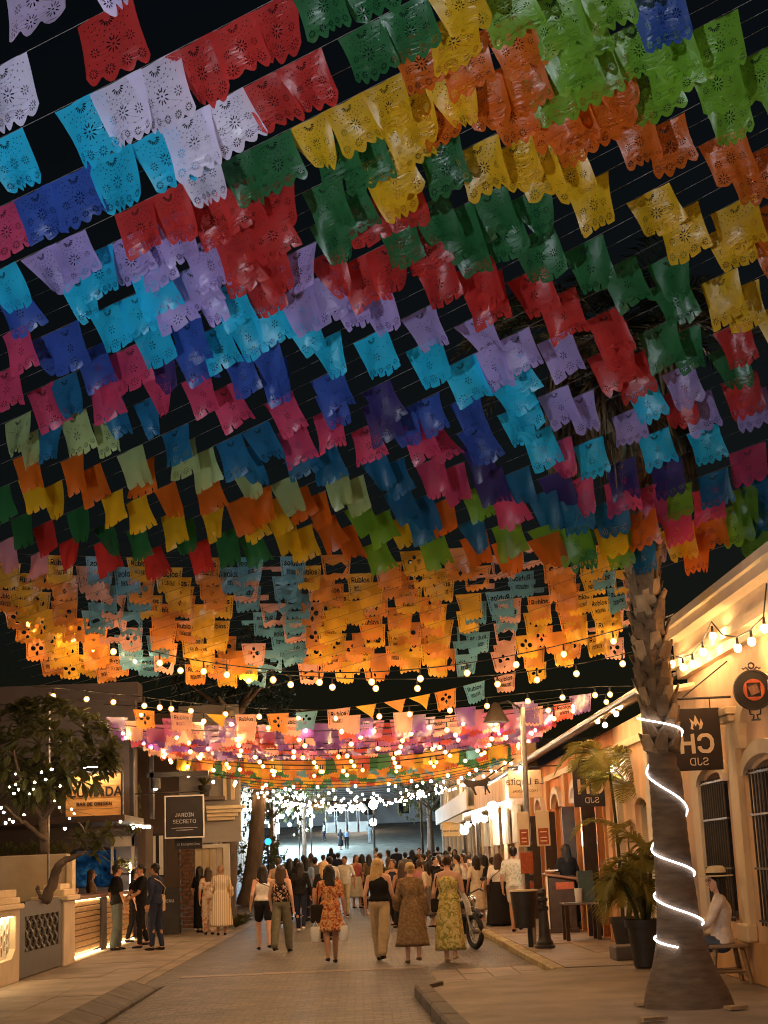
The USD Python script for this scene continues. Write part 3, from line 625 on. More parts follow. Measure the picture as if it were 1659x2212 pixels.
def drape(tpl, P, u, w, h, swing, lean, rip, amp, nrm, narrow=0.0, slope=(0, 0), pinch=0.0):
    """hang a template from the string at P (centre of its top edge) along u; swing: blown out round the string; rip: pleats"""
    uv, f = tpl; x, v = uv[:, 0], uv[:, 1]
    k, ph = rip
    wx = x * w * (1 - narrow * v) * (1 - pinch * np.sin(np.pi * np.clip(v, 0, 1)))
    s = swing + 0.16 * np.sin(3.1 * x + ph) * v
    zc = -np.cos(s) * v * h; nn = np.sin(s) * v * h + amp * (0.25 + 0.75 * v) * np.sin(k * x * 6.283 + ph + 1.3 * v) + 0.006 * np.sin(9 * x + 5 * v + 2 * ph)
    zc += 0.02 * v * np.sin(2 * np.pi * x + ph)
    along = wx + lean * v * h
    q = P + along[:, None] * u + nn[:, None] * nrm + zc[:, None] * np.array([0, 0, 1.0])
    return q, f

def canopy_z(x, y):
    return 6.8 - 0.16 * (y - 9) + 0.008 * x * x

rows = [ln.split(':') for ln in STRINGS.strip().split('\n')]
rf = np.random.default_rng(3)
for si, (c, body) in enumerate(rows):
    y0_, TH = map(float, c.split(',')); TH = math.radians(TH); U2 = np.array([math.cos(TH), math.sin(TH)]); N2 = np.array([-U2[1], U2[0]]); its = [(float(a[:-1]), a[-1]) for a in body.split()]
    names = [PNAME[q] for _, q in its]; seen = list(dict.fromkeys(names))
    def pt(t):
        xy = np.array([0, y0_]) + U2 * t; p = np.array([xy[0], xy[1], canopy_z(*xy)])
        if p[1] > 15.0:      # over the right pavement the strings are tied lower, on the near side of the palm
            k_ = 0.78 * min(1.0, max(0.0, (p[0] - 1.2) / 1.2)); eye = np.array([0, 0, EYE]); p = eye + (p - eye) * (15.0 + (p[1] - 15.0) * (1 - k_)) / p[1]
        return p
    t0 = min(its[0][0] - 0.6, -5.0 / U2[0]); t1 = max(its[-1][0] + 0.6, 4.2 / U2[0])
    mid = pt((its[0][0] + its[-1][0]) / 2)
    def outside(p):
        d = p - [0, 0, EYE]; f = d @ c0; x, y = WID / 2 + F * (d @ right) / f, HEI / 2 - F * (d @ up) / f
        return f > 1 and (x < -70 or x > WID + 90 or y < -150)
    # the string goes on past the frame with a few more flags
    its += [(q, its[0][1]) for q in its[0][0] - np.array([0.5, 0.95, 1.5, 1.95]) if q > t0 + 0.3 and outside(pt(q))] + [(q, its[-1][1]) for q in its[-1][0] + np.array([0.5, 0.95, 1.5, 1.95]) if q < t1 - 0.3 and outside(pt(q))]
    g = Thing('papel_picado_string', f'{ORD[si]} diagonal plastic flag string, ' + (f'{seen[0]} at left to {seen[-1]} at right' if len(seen) > 1 else f'all {seen[0]}'), 'flag string', mid, group='diagonal strings of plastic flags over the street')
    g.part('cord', tube([pt(t) for t in np.linspace(t0, t1, 14)], 0.0022, 4), 'cord')
    dirv = pt(1.0) - pt(0.0); dirv /= np.linalg.norm(dirv)
    nrm = np.array([N2[0], N2[1], 0.0])
    for t, q in its:
        P = pt(t); Y = P[1]
        fine = 2 if Y < 11.6 else 1 if Y < 15.2 else 0
        right_near_palm = P[0] > 2.2 and Y > 13.5
        slit = 0 if (Y < 10.6 or right_near_palm) else 1
        tp = TPL[(max(fine, 1) if right_near_palm else fine, slit)][rf.integers(3)]
        leftlow = P[0] < -1.2 and Y > 13.5
        sw = math.radians(rf.normal(25 if not leftlow else 12, 8)) if not right_near_palm or Y < 15 else math.radians(rf.normal(6, 8))
        w = 0.4 * rf.uniform(0.92, 1.06); h = 0.39 * rf.uniform(0.93, 1.08)
        if Y < 11 and P[0] < -0.8: w *= 1.0 + 0.09 * (11 - Y); h *= 1.0 + 0.07 * (11 - Y)
        elif Y < 11: w *= 0.95; h *= 0.93
        narrow = rf.uniform(-0.03, 0.13) if rf.random() < 0.86 else rf.uniform(0.25, 0.5)
        ms = drape(tp, P + [0, 0, -0.004], dirv, w, h, sw, rf.normal(0.08, 0.05), (rf.uniform(0.8, 1.9), rf.uniform(0, 6.28)), rf.uniform(0.004, 0.017), nrm, narrow, pinch=rf.uniform(0, 0.12))
        g.part('flag', ms, 'plastic_' + PNAME[q].replace(' ', '_'), True, label=f'{PNAME[q]} plastic flag')

# ---------------------------------------------------------------- tissue-paper strings straight across the street
def text_holes(txt, w, x, y, mirror):
    p = text_poly(txt, 0.2, True); b = p.bounds
    p = affinity.translate(p, -(b[0] + b[2]) / 2, -(b[1] + b[3]) / 2)
    p = affinity.scale(p, w / (b[2] - b[0]) * (-1 if mirror else 1), -1, origin=(0, 0))
    return affinity.translate(p, x, y).simplify(0.006)

def paper_template(kind, seed):
    r = np.random.default_rng(seed)
    lob = 5; edge = []
    for k in range(lob):
        a = 0.5 - k / lob; edge += [(a - t / lob, 0.9 + 0.1 * math.sin(math.pi * t)) for t in (0.03, 0.25, 0.5, 0.75, 0.97)]
    p = Polygon([(0.5, 0), (0.46, 0.45), (0.43, 0.88)] + [(x * 0.86, y) for x, y in edge] + [(-0.43, 0.88), (-0.46, 0.45), (-0.5, 0)]).buffer(0)
    h = []
    for s in (-1, 1):
        for k in range(5):
            y = 0.12 + 0.14 * k; x = s * (0.42 - 0.012 * k); h.append(Polygon([(x - 0.022, y), (x + 0.022, y + 0.02), (x - 0.01, y + 0.07)])); h.append(Polygon([(x + 0.02, y + 0.06), (x - 0.022, y + 0.1), (x + 0.02, y + 0.11)]))
    if kind == 'skull':
        h += [affinity.scale(Point(0, 0.24).buffer(0.075, 3), 0.85, 1.1), affinity.rotate(affinity.scale(Point(-0.16, 0.42).buffer(0.1, 3), 1, 0.95), 20), affinity.rotate(affinity.scale(Point(0.16, 0.42).buffer(0.1, 3), 1, 0.95), -20), Polygon([(0, 0.5), (0.075, 0.63), (0, 0.76), (-0.075, 0.63)])]
    elif kind in ('text', 'textm'):
        p = p.difference(text_holes('Rubios', 0.68, 0, 0.24, kind == 'textm'))
        p = p.difference(text_holes('restaurant', 0.5, 0, 0.56, kind == 'textm'))
    elif kind == 'torn':
        h += [Polygon([(-0.36, 0.3), (-0.1, 0.42), (0.16, 0.3), (0.34, 0.5), (0.2, 0.78), (-0.1, 0.7), (-0.34, 0.8)])]
    elif kind == 'strip':
        p = p.intersection(sbox(-0.6, -1, 0.6, 0.2)).difference(Polygon([(-0.2, 0.12), (0.1, 0.1), (0.2, 0.3), (-0.3, 0.3)]))
    elif kind == 'pennant':
        p = Polygon([(-0.5, 0), (0.5, 0), (0.3, 0.75), (0.1, 0.5)])
    p = p.difference(shapely.union_all([q for q in h if q.is_valid]))
    return mesh2d(p, 0.12)

PT = {k: paper_template(k, 5) for k in ('skull', 'text', 'textm', 'torn', 'strip', 'plain', 'pennant')}
UX = np.array([1.0, 0, 0]); NY = np.array([0, 1.0, 0])
def cross_string(label, group, Y, zl, zr, sag, xs, cols, w=0.38, h=0.36, xl=-4.9, xr=4.3, skew=0.0, kinds=None, wind=8):
    """a sagging string from (xl, Y, zl) to (xr, Y + skew, zr)"""
    def pt(x):
        t = (x - xl) / (xr - xl); return np.array([x, Y + skew * t, zl + (zr - zl) * t - 4 * sag * t * (1 - t)])
    g = Thing('papel_picado_string', label, 'flag string', pt((xl + xr) / 2), group=group)
    g.part('cord', tube([pt(x) for x in np.linspace(xl, xr, 15)], 0.0022, 4), 'cord')
    for i, (x, q) in enumerate(zip(xs, cols)):
        P = pt(x); dv = pt(x + 0.1) - pt(x - 0.1); dv /= np.linalg.norm(dv)
        if kinds: kd = kinds(q)
        tw = rf.normal(0, 0.12); nn = np.array([-dv[1], dv[0], 0]); nn /= np.linalg.norm(nn)
        ms = drape(PT[kd], P, dv, w * rf.uniform(0.92, 1.06), h * rf.uniform(0.92, 1.05), math.radians(rf.normal(4, wind)), rf.normal(0, 0.06), (rf.uniform(0.5, 1.4), rf.uniform(0, 6.28)), rf.uniform(0.004, 0.022), nn, rf.uniform(0, 0.1), pinch=rf.uniform(-0.02, 0.05))
        g.part('flag', ms, 'paper_' + PPN[q].replace(' ', '_'), True, label=f'{PPN[q]} paper flag')
    return pt

def kinds_main(q):
    r = rf.random()
    if q == 'p': return 'torn' if r < 0.5 else 'strip' if r < 0.75 else 'skull'
    if q == 'b': return 'textm' if r < 0.6 else 'torn' if r < 0.85 else 'strip'
    return 'skull' if r < 0.38 else 'text' if r < 0.72 else 'plain' if r < 0.92 else 'torn'

def zone(x):
    """the colour columns of the paper canopy"""
    if x < -3.7: return 'yo'
    if x < -2.85: return 'bbp'
    if x < -1.62: return 'yo'
    if x < -0.65: return 'bbp'
    if x < 1.75: return 'oy'
    if x < 2.6: return 'bpb'
    if x < 3.5: return 'oy'
    return 'byp'
for k in range(14):
    Y = 19.7 + 0.39 * k; z = 5.66 - 0.058 * k
    xs, cs = [], []
    x = -4.85 + 0.3 * (k % 2) + rf.uniform(0, 0.1)
    while x < 4.25:
        zn = zone(x); xs.append(x); cs.append(zn[(k + int(len(xs) % 2)) % len(zn)])
        x += rf.uniform(0.44, 0.6) if rf.random() < 0.8 else rf.uniform(0.8, 1.1)
    cross_string(f'{ORD[k]} straight string, from the front, of the yellow, orange and blue paper flags', 'paper strings of the orange canopy', Y, z + 0.1, z + 0.1, 0.22, xs, cs, kinds=kinds_main)
# one string hanging free behind them
cross_string('lone low string of spaced paper flags hanging free below the orange canopy', None, 26.6, 4.55, 5.2, 0.66, [-3.6, -2.95, -2.35, -1.85, -1.3, -0.8, -0.25, 0.22, 0.72, 1.15, 1.6, 2.1, 2.65, 3.2, 3.7], 'opypobpyoyobpyob'[:15], 0.38, 0.34, kinds=lambda q: 'text' if q in 'bp' and rf.random() < 0.7 else ('skull' if rf.random() < 0.6 else 'pennant'))
# purple and pink zone
for k in range(11):
    Y = 28.2 + 0.75 * k; ax_ = np.arange(-4.3 + 0.25 * (k % 2), 4.2, 0.52 if k > 1 else 1.05); xs = ax_ + rf.normal(0, 0.05, len(ax_))
    cs = [('vmpvrvmp')[(i * 3 + k * 5 + int(rf.integers(3))) % 8] for i in range(len(xs))]
    if k < 2: cs = ['vpvmpvvp'[(i * 3 + k) % 8] for i in range(len(xs))]
    cross_string(f'{ORD[k]} string from the front of the purple and pink flags among bulbs', 'purple and pink strings', Y, 4.42 + 0.006 * k, 4.47 + 0.006 * k, 0.2, xs, cs, 0.4, 0.36, kinds=lambda q: 'plain' if rf.random() < 0.6 else 'text')
# multicoloured zone farther on
for k in range(11):
    Y = 38.5 + 1.7 * k; x0 = np.arange(-4.2 + 0.3 * (k % 2), 4.2, 0.55)
    cs = [('goybrogyo')[(i * 5 + k * 2 + int(rf.integers(3))) % 9] for i in range(len(x0))]
    cross_string(f'{ORD[k]} string, from the front, of the small multicoloured flags far down the street', 'far multicoloured strings', Y, 4.4 + 0.036 * k, 4.44 + 0.036 * k, 0.2, x0, cs, 0.4, 0.36, kinds=lambda q: 'plain')

# ================================================================ festoon lights
def festoon(name_label, pts, bulbs, drop=0.15, r=0.038, mat='bulb_warm', group='bulb strings across the street', sub=2, socket=True, cable=True):
    """cable through pts; a bulb hangs below each of the points bulbs"""
    pts = np.asarray(pts, float); g = Thing('string_lights', name_label, 'string lights', pts[len(pts) // 2], group=group)
    if cable: g.part('cable', tube(pts, 0.009, 5), 'cable')
    for b in bulbs:
        b = np.asarray(b, float); c = b - [0, 0, drop]
        if socket: g.part('socket', [tube([b, c + [0, 0, r * 0.8]], [0.012, 0.02], 6)], 'cable')
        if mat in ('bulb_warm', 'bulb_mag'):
            gl = g.part('bulb', ball(c, r * 1.35, 2, (1, 1, 1.1)), 'bulb_halo', True)
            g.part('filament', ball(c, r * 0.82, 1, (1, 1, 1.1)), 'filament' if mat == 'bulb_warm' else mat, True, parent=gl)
        else:
            g.part('bulb', ball(c, r, sub, (1, 1, 1.15)), mat, True)
    return g

def sagline(a, b, sag, n=17):
    a, b = np.array(a, float), np.array(b, float); t = np.linspace(0, 1, n)[:, None]
    return a + (b - a) * t - np.array([0, 0, 1]) * 4 * sag * t * (1 - t)

def along(p, n, a=0.03, b=0.97, jit=0.01):
    t = np.linspace(a, b, n) + rf.normal(0, jit, n); s = np.linspace(0, 1, len(p))
    return np.stack([np.interp(t, s, p[:, i]) for i in range(3)], 1)

# two cables right under the orange canopy (their bulbs measured in the photograph)
def pix_string(label, pix, Y, **k):
    p = np.array([at_y(x, y, Y) for x, y in pix]); p[:, 2] += 0.15
    e0 = p[0] + (p[0] - p[1]) * 0.6; e1 = p[-1] + (p[-1] - p[-2]) * 0.6
    xs = np.linspace(e0[0], e1[0], 40); q = np.vstack([e0, p, e1]); c = np.polyfit(q[:, 0], q[:, 2], 4)
    cab = np.stack([xs, np.full(40, Y), np.polyval(c, xs)], 1)
    for b in p: b[2] = np.polyval(c, b[0])
    return festoon(label, cab, p, **k)
pix_string('upper bulb string sagging in front of the orange paper canopy', [(60, 1350), (158, 1390), (245, 1400), (345, 1432), (440, 1448), (490, 1463), (590, 1468), (690, 1473), (803, 1473), (908, 1466), (1009, 1453), (1115, 1438), (1218, 1412), (1325, 1384)], 23.2)
pix_string('lower bulb string sagging along the foot of the orange paper canopy', [(75, 1358), (200, 1408), (292, 1430), (390, 1448), (537, 1466), (628, 1476), (718, 1483), (812, 1490), (902, 1492), (1075, 1478), (1160, 1468), (1245, 1452), (1345, 1432)], 24.4)
pix_string('bulb string from the pole by the leafy tree to the tall right-hand palm', [(115, 1503), (187, 1518), (245, 1524), (312, 1545), (345, 1521), (370, 1522), (412, 1523), (487, 1538), (560, 1547), (645, 1552), (725, 1548), (820, 1560), (885, 1548), (972, 1534), (1052, 1523), (1140, 1512), (1215, 1505), (1285, 1498), (1318, 1500), (1372, 1502)], 27.4)
pix_string('bulb string hanging before the first pink flags', [(305, 1545), (440, 1553), (500, 1556), (580, 1582), (660, 1575), (738, 1583), (808, 1598), (927, 1565), (1000, 1550), (1070, 1540), (1185, 1540), (1240, 1545), (1310, 1518)], 29.0)
for k in range(10):
    Y = 28.9 + 1.05 * k; p = sagline((-4.4, Y, 4.3), (4.2, Y + 0.4, 4.42), 0.3 + 0.025 * (k % 4) + 0.015 * k); 
    festoon(f'warm bulb string between the purple flag strings, {ORD[k]} from the front', p, along(p, 9, jit=0.02), r=0.036, sub=1, mat='bulb_warm' if k != 2 else 'bulb_mag')
for k in range(17):
    Y = 40 + 2.4 * k; z = 4.15 + 0.03 * k + zg(Y) * 0.6; p = sagline((-4.4, Y, z), (4.3, Y + 0.5, z + 0.1), 0.5)
    festoon(f'far warm bulb string over the crowd, {ORD[k]} of the far cluster from the front', p, along(p, 11, jit=0.02), r=0.037, sub=1, mat='bulb_far', socket=False)
# garland along the cornice of the cream house
gp = [(1659, 1290), (1652, 1362), (1624, 1390), (1594, 1404), (1563, 1398), (1540, 1378), (1519, 1412), (1497, 1437), (1476, 1445), (1452, 1438), (1445, 1420)]
gw = np.array([at_x(x, y, 4.2) for x, y in gp]); gw[:, 2] += 0.14
festoon('bulb garland looped along the cornice of the cream house', np.vstack([gw[:5], gw[5] + [0, 0, 0.05], gw[6:]]), [gw[i] for i in (1, 2, 3, 5, 6, 7, 8, 9)], drop=0.12, r=0.04, group=None, mat='bulb_wall')
b2 = [at_y(1535, 1296, 19.0), at_y(1434, 1334, 20.5)]
festoon('two bulbs on the wire between the palm trunk and the cornice', np.array([at_y(1659, 1225, 18.0), at_y(1600, 1268, 18.4)] + b2 + [at_y(1390, 1360, 21.5)]), b2, group=None)
b3 = [at_x(x, y, 4.1) for x, y in ((1290, 1545), (1306, 1553), (1330, 1528), (1338, 1512), (1322, 1520))]
festoon('bulb cluster on the wall where the two roofs meet behind the palm', np.array(b3), b3, drop=0.1, group=None, mat='bulb_wall')
# ================================================================ plants
def frond(base, az, length, rise, droop, n=16, lw=0.022, ll=0.28, vee=0.5, rr=R):
    """a feather palm leaf: a bent stalk with two rows of leaflets"""
    t = np.linspace(0, 1, 9); d = np.array([math.cos(az), math.sin(az), 0])
    p = base + np.outer(t * length * (1 - 0.15 * t), d) + np.outer(rise * t - droop * t ** 2.2, [0, 0, 1.0])
    ms = [tube(p, np.linspace(0.012, 0.004, 9), 4, False)]
    tt = np.linspace(0.22, 0.99, n); v, f = [], []
    for s in (-1, 1):
        for u in tt:
            q = np.array([np.interp(u, t, p[:, i]) for i in range(3)]); q2 = np.array([np.interp(min(1, u + 0.03), t, p[:, i]) for i in range(3)])
            tan = q2 - q; tan /= np.linalg.norm(tan) + 1e-9; side = np.cross(tan, [0, 0, 1.0]); side /= np.linalg.norm(side) + 1e-9; upv = np.cross(side, tan)
            L = ll * math.sin(math.pi * (0.15 + 0.8 * u)) * rr.uniform(0.85, 1.1)
            dirv = side * s * 0.8 + tan * 0.55 + upv * vee * 0.5 + np.array([0, 0, -0.15 * rr.random()])
            dirv /= np.linalg.norm(dirv); k = len(v)
            v += [q - tan * lw * 0.5, q + tan * lw * 0.5, q + dirv * L * 0.55 + tan * lw * 0.55, q + dirv * L * 0.55 - tan * lw * 0.55, q + dirv * L - np.array([0, 0, L * 0.25])]
            f += [[k, k + 1, k + 2], [k, k + 2, k + 3], [k + 3, k + 2, k + 4]]
    return cat(ms + [(np.array(v), np.array(f))])

def leaf(base, d, L, w, fold=0.25, droop=0.2):
    """a broad pointed leaf, folded along its midrib"""
    d = np.asarray(d, float); d /= np.linalg.norm(d); side = np.cross(d, [0, 0, 1.0]); side /= np.linalg.norm(side) + 1e-6; upv = np.cross(side, d)
    def q(u, s): return base + d * L * u + side * s * w + upv * (abs(s) * fold * w) + np.array([0, 0, -droop * L * u * u])
    v = [q(0, 0), q(0.35, -0.8), q(0.35, 0), q(0.35, 0.8), q(0.72, -0.9), q(0.72, 0), q(0.72, 0.9), q(1, 0)]
    f = [[0, 2, 1], [0, 3, 2], [1, 2, 5], [1, 5, 4], [2, 3, 6], [2, 6, 5], [4, 5, 7], [5, 6, 7]]
    return np.array(v), np.array(f)

def whorl(c, d, n, L, rr=R):
    """leaves set round the tip of a twig"""
    d = np.asarray(d, float) / np.linalg.norm(d); a = np.cross(d, [0.3, 0.2, 1.0]); a /= np.linalg.norm(a); b = np.cross(d, a); ms = []
    for k in range(n):
        ph = 2.4 * k + rr.uniform(-0.3, 0.3); el = rr.uniform(0.15, 0.85)
        ms.append(leaf(c, a * math.cos(ph) + b * math.sin(ph) + d * el, L * rr.uniform(0.7, 1.1), L * rr.uniform(0.15, 0.22)))
    return cat(ms)

# ---------------------------------------------------------------- the big palm wound with light tube
YP = 16.0
PX = [(1488, 2166, 98), (1483, 2130, 84), (1476, 2080, 64), (1470, 2030, 51), (1463, 1960, 44), (1456, 1890, 40), (1448, 1800, 37), (1441, 1720, 35.5), (1436, 1672, 35), (1432, 1655, 30), (1424, 1560, 27), (1409, 1420, 26), (1396, 1300, 25), (1385, 1200, 24), (1370, 1080, 23), (1350, 900, 23), (1320, 720, 22)]
pc = np.array([at_y(x, y, YP) for x, y, _ in PX]); pr = np.array([r * YP / 3411 for _, _, r in PX])
pc[0, 2] = ZP - 0.02
def palm_at(z):
    o = np.argsort(pc[:, 2]); return np.array([np.interp(z, pc[o, 2], pc[o, 0]), YP, z]), float(np.interp(z, pc[o, 2], pr[o]))
PALM = Thing('palm_tree', 'tall palm with a flared smooth foot and criss-cross leaf bases, wound with light', 'palm tree', pc[0])
zz = np.concatenate([np.linspace(ZP - 0.03, 1.0, 12), np.linspace(1.06, 2.62, 30), np.linspace(2.7, pc[-1, 2], 30)]); sd = 28; rings = []
k = np.arange(sd) * 2 * np.pi / sd; tv = []
for i, z in enumerate(zz):
    c, r = palm_at(z); n = meshkit.fbm(np.stack([np.cos(k) * 1.5, np.sin(k) * 1.5, np.full(sd, z * 2.2)], 1), 3, 4) - 0.5
    rrg = r * (1 + 0.06 * n * (2.0 if z < 0.6 else 1.0)) + (0.006 if (1.0 < z < 2.65 and i % 2) else 0)
    tv.append(np.stack([c[0] + rrg * np.cos(k), YP + rrg * np.sin(k), np.full(sd, z)], 1))
tv = np.vstack(tv); i, j = np.meshgrid(np.arange(len(zz) - 1), np.arange(sd), indexing='ij')
q = np.stack([i * sd + j, i * sd + (j + 1) % sd, (i + 1) * sd + (j + 1) % sd, (i + 1) * sd + j], -1).reshape(-1, 4)
trunk = PALM.part('trunk', (tv, np.vstack([q[:, [0, 1, 2]], q[:, [0, 2, 3]]])), 'palm_bark', True)
z = 2.62; row = 0
while z < pc[-1, 2] - 0.1:
    c, r = palm_at(z)
    for m_ in range(7):
        a = 2 * math.pi * (m_ + 0.5 * (row % 2)) / 7 + R.uniform(-0.12, 0.12)
        w0, w1, L, t = R.uniform(0.085, 0.105), R.uniform(0.04, 0.065), R.uniform(0.17, 0.26), R.uniform(0.018, 0.03)
        pts = np.array([(-w0, 0, -0.03), (w0, 0, -0.03), (-w0 * 0.8, t * 1.6, 0.02), (w0 * 0.8, t * 1.6, 0.02), (-w1, 0.01, L), (w1, 0.01, L * 0.93), (-w1 * 0.8, t, L), (w1 * 0.8, t, L * 0.95)])
        h_ = Manifold.hull_points(pts.astype(np.float32)).to_mesh(); v = np.array(h_.vert_properties[:, :3], float)
        tl = R.uniform(0.12, 0.45); lean = R.uniform(-0.35, 0.35)
        v = np.stack([v[:, 0] * math.cos(lean) - v[:, 2] * math.sin(lean), v[:, 1], v[:, 0] * math.sin(lean) + v[:, 2] * math.cos(lean)], 1)
        v = np.stack([v[:, 0], v[:, 1] * math.cos(tl) + v[:, 2] * math.sin(tl), -v[:, 1] * math.sin(tl) + v[:, 2] * math.cos(tl)], 1)
        v[:, 1] += r * 0.93; v = rot(v, a - math.pi / 2) + c
        PALM.part('leaf_base', (v, np.array(h_.tri_verts)), 'palm_boot' if R.random() < 0.7 else 'palm_boot_pale', parent=trunk)
    z += 0.115; row += 1
top = palm_at(pc[-1, 2])[0]
for kk in range(44):        # the skirt of dry leaves
    a = kk * 2.39; b = top + [0.2 * math.cos(a), 0.2 * math.sin(a), R.uniform(-0.9, 0.1)]; ms = []
    for s in range(7):
        aa = a + (s - 3) * 0.16; L = R.uniform(0.7, 1.15)
        p = [b, b + [0.35 * math.cos(a), 0.35 * math.sin(a), -0.1], b + [0.55 * math.cos(aa), 0.55 * math.sin(aa), -L * 0.6], b + [0.6 * math.cos(aa), 0.6 * math.sin(aa), -L]]
        ms.append(tube(p, [0.014, 0.02, 0.018, 0.004], 3, False))
    PALM.part('dry_leaf', ms, 'thatch')
for kk in range(26):
    a = kk * 2.39; PALM.part('frond', frond(top, a, R.uniform(1.6, 2.2), R.uniform(0.3, 1.3), R.uniform(0.6, 1.4), 22, 0.035, 0.5), 'leaf_dark')
# light tube: knots of (turns, pixel row)
kt = np.array([0, 0.5, 1.0, 1.5, 2.0, 2.5, 3.0, 3.5, 4.0, 4.2]); ky = [1545, 1582, 1668, 1755, 1838, 1892, 1938, 2000, 2030, 2046]
kz = [at_y(1440, y, YP - 0.15)[2] for y in ky]
tt = np.linspace(0.02, 4.2, 150); hp = []
for t in tt:
    zz_ = float(np.interp(t, kt, kz)); c, r = palm_at(zz_); ang = (t * 360 - 90) * math.pi / 180; rr_ = r + (0.1 if zz_ > 2.6 else 0.022)
    hp.append(c + [rr_ * math.sin(ang), -rr_ * math.cos(ang), 0])
solo('light_tube', tube(hp, 0.01, 6), 'led_cool', 'white light tube wound in a spiral round the palm trunk', 'light tube', smooth=True)
for (x, y, L) in ((1395, 2170, 0.3), (1590, 2180, 0.2), (1410, 2205, 0.25)):
    p = at_z(x, y, ZP); solo('fallen_boot', obox(p + [0, 0, 0.02], (L, 0.12, 0.03), R.uniform(0, 1)), 'palm_boot_pale', f'flat dry palm leaf base lying on the ground {"left of" if x < 1400 else "right of" if x > 1500 else "in front of"} the palm foot', 'leaf base')

# ---------------------------------------------------------------- potted feather palms
def pot(t, c, r, h, mat):
    pf = [(r * 0.62, 0), (r * 0.68, 0.02), (r * 0.92, h - 0.1), (r * 1.04, h - 0.1), (r * 1.06, h), (r * 0.94, h), (r * 0.88, h - 0.06)]
    t.part('pot', move(lathe(pf, 22), c), mat, 25)
    t.part('soil', move(lathe([(r * 0.88, h - 0.09), (r * 0.86, h - 0.06)], 16), c), 'earth')
def areca(name, label, c, r, h, canes, mat, potmat='pot_black', nf=9, L=(0.7, 1.1)):
    t = Thing(name, label, 'potted palm', c); pot(t, c, r, h, potmat)
    for (dx, dy, ht, nn) in canes:
        b = np.array(c) + [dx * 0.3, dy * 0.3, h - 0.08]; e = np.array(c) + [dx, dy, ht]
        p = [b + (e - b) * u + np.array([0.04 * math.sin(3 * u), 0, 0]) for u in np.linspace(0, 1, 6)]
        st = t.part('cane', tube(p, np.linspace(0.035, 0.022, 6), 7), 'leaf_olive', True)
        for q_ in range(nn):
            a = q_ * 2.39 + R.random(); t.part('frond', frond(e, a, R.uniform(*L), R.uniform(0.3, 0.9), R.uniform(0.5, 1.0), 26, 0.026, 0.42), mat)
    return t
p1 = at_z(1353, 2046, ZP); p2 = at_z(1398, 2089, ZP)
c1 = at_y(1312, 1665, p1[1]) - p1; c2 = at_y(1352, 1790, p1[1]) - p1
areca('potted_palm', 'tall potted feather palm with arching canes in front of the low house door', p1, 0.24, 0.48, [(c1[0], -0.1, c1[2] + 0.15, 16), (c2[0] + 0.05, 0.1, c2[2] - 0.1, 6), (0.25, -0.1, c1[2] * 0.9, 11)], 'leaf_palm', L=(0.8, 1.15))
areca('potted_palm', 'bushy low potted palm in the largest black pot beside the light-wound palm', p2, 0.25, 0.62, [(-0.25, 0.0, 1.05, 7), (0.0, 0.15, 1.25, 6), (-0.1, -0.1, 0.9, 6), (0.15, 0.1, 1.4, 5)], 'leaf_palm', L=(0.34, 0.55))
sp = at_z(1366, 2072, ZP)
solo('stone_step', move(bbox(-0.28, 0.2, -0.3, 0.3, 0, 0.2, 0.02), sp), 'kerb_stone', 'grey stone block on the pavement left of the largest black pot', 'stone block')

# ---------------------------------------------------------------- left front: plaster wall with pierced panel, gate, bar
XL = -5.42
LW = Thing('garden_wall', 'cream garden wall with a pierced lattice panel lit from inside, at the left edge', 'wall', (XL, 23, 0))
ya0, ya1, z0_, z1_ = 22.6, 25.1, 0.38, 1.02
pan = Polygon([(20, 0), (25.4, 0), (25.4, 1.12), (20, 1.12)]).difference(Polygon([(ya0, z0_ - 0.06), (ya1 - 0.25, z0_ + 0.0), (ya1, z0_ + 0.14), (ya1, z1_), (ya0, z1_)]))
LW.part('wall', extrude(pan, 0.28, (XL - 0.28, 0, 0), (0, 1, 0), (0, 0, 1)), 'stucco_wall')
hol = []
for i in range(14):
    for j in range(4):
        y = ya0 + 0.1 + i * 0.185; zc = z0_ + 0.02 + (j + 0.5) * 0.17 + (0.085 if i % 2 else 0)
        hol.append(affinity.scale(Point(y, zc).buffer(1, 2), 0.058, 0.085))
lat = Polygon([(ya0, z0_ - 0.06), (ya1, z0_ - 0.06), (ya1, z1_), (ya0, z1_)]).difference(shapely.union_all(hol))
LW.part('lattice', extrude(lat, 0.07, (XL - 0.16, 0, 0), (0, 1, 0), (0, 0, 1)), 'stucco_white')
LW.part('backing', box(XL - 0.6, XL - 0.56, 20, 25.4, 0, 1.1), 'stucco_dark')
for d_, za, zb in ((0.06, 1.12, 1.2), (0.0, 1.2, 1.3), (-0.05, 1.3, 1.42)):
    LW.part('cap', bbox(XL - 0.28 - d_, XL + d_, 20, 25.42 + d_, za, zb, 0.015), 'stucco_trim')
LW.part('light_strip', box(XL - 0.14, XL - 0.02, 22.7, 25.0, 1.0, 1.018), 'led_warm')

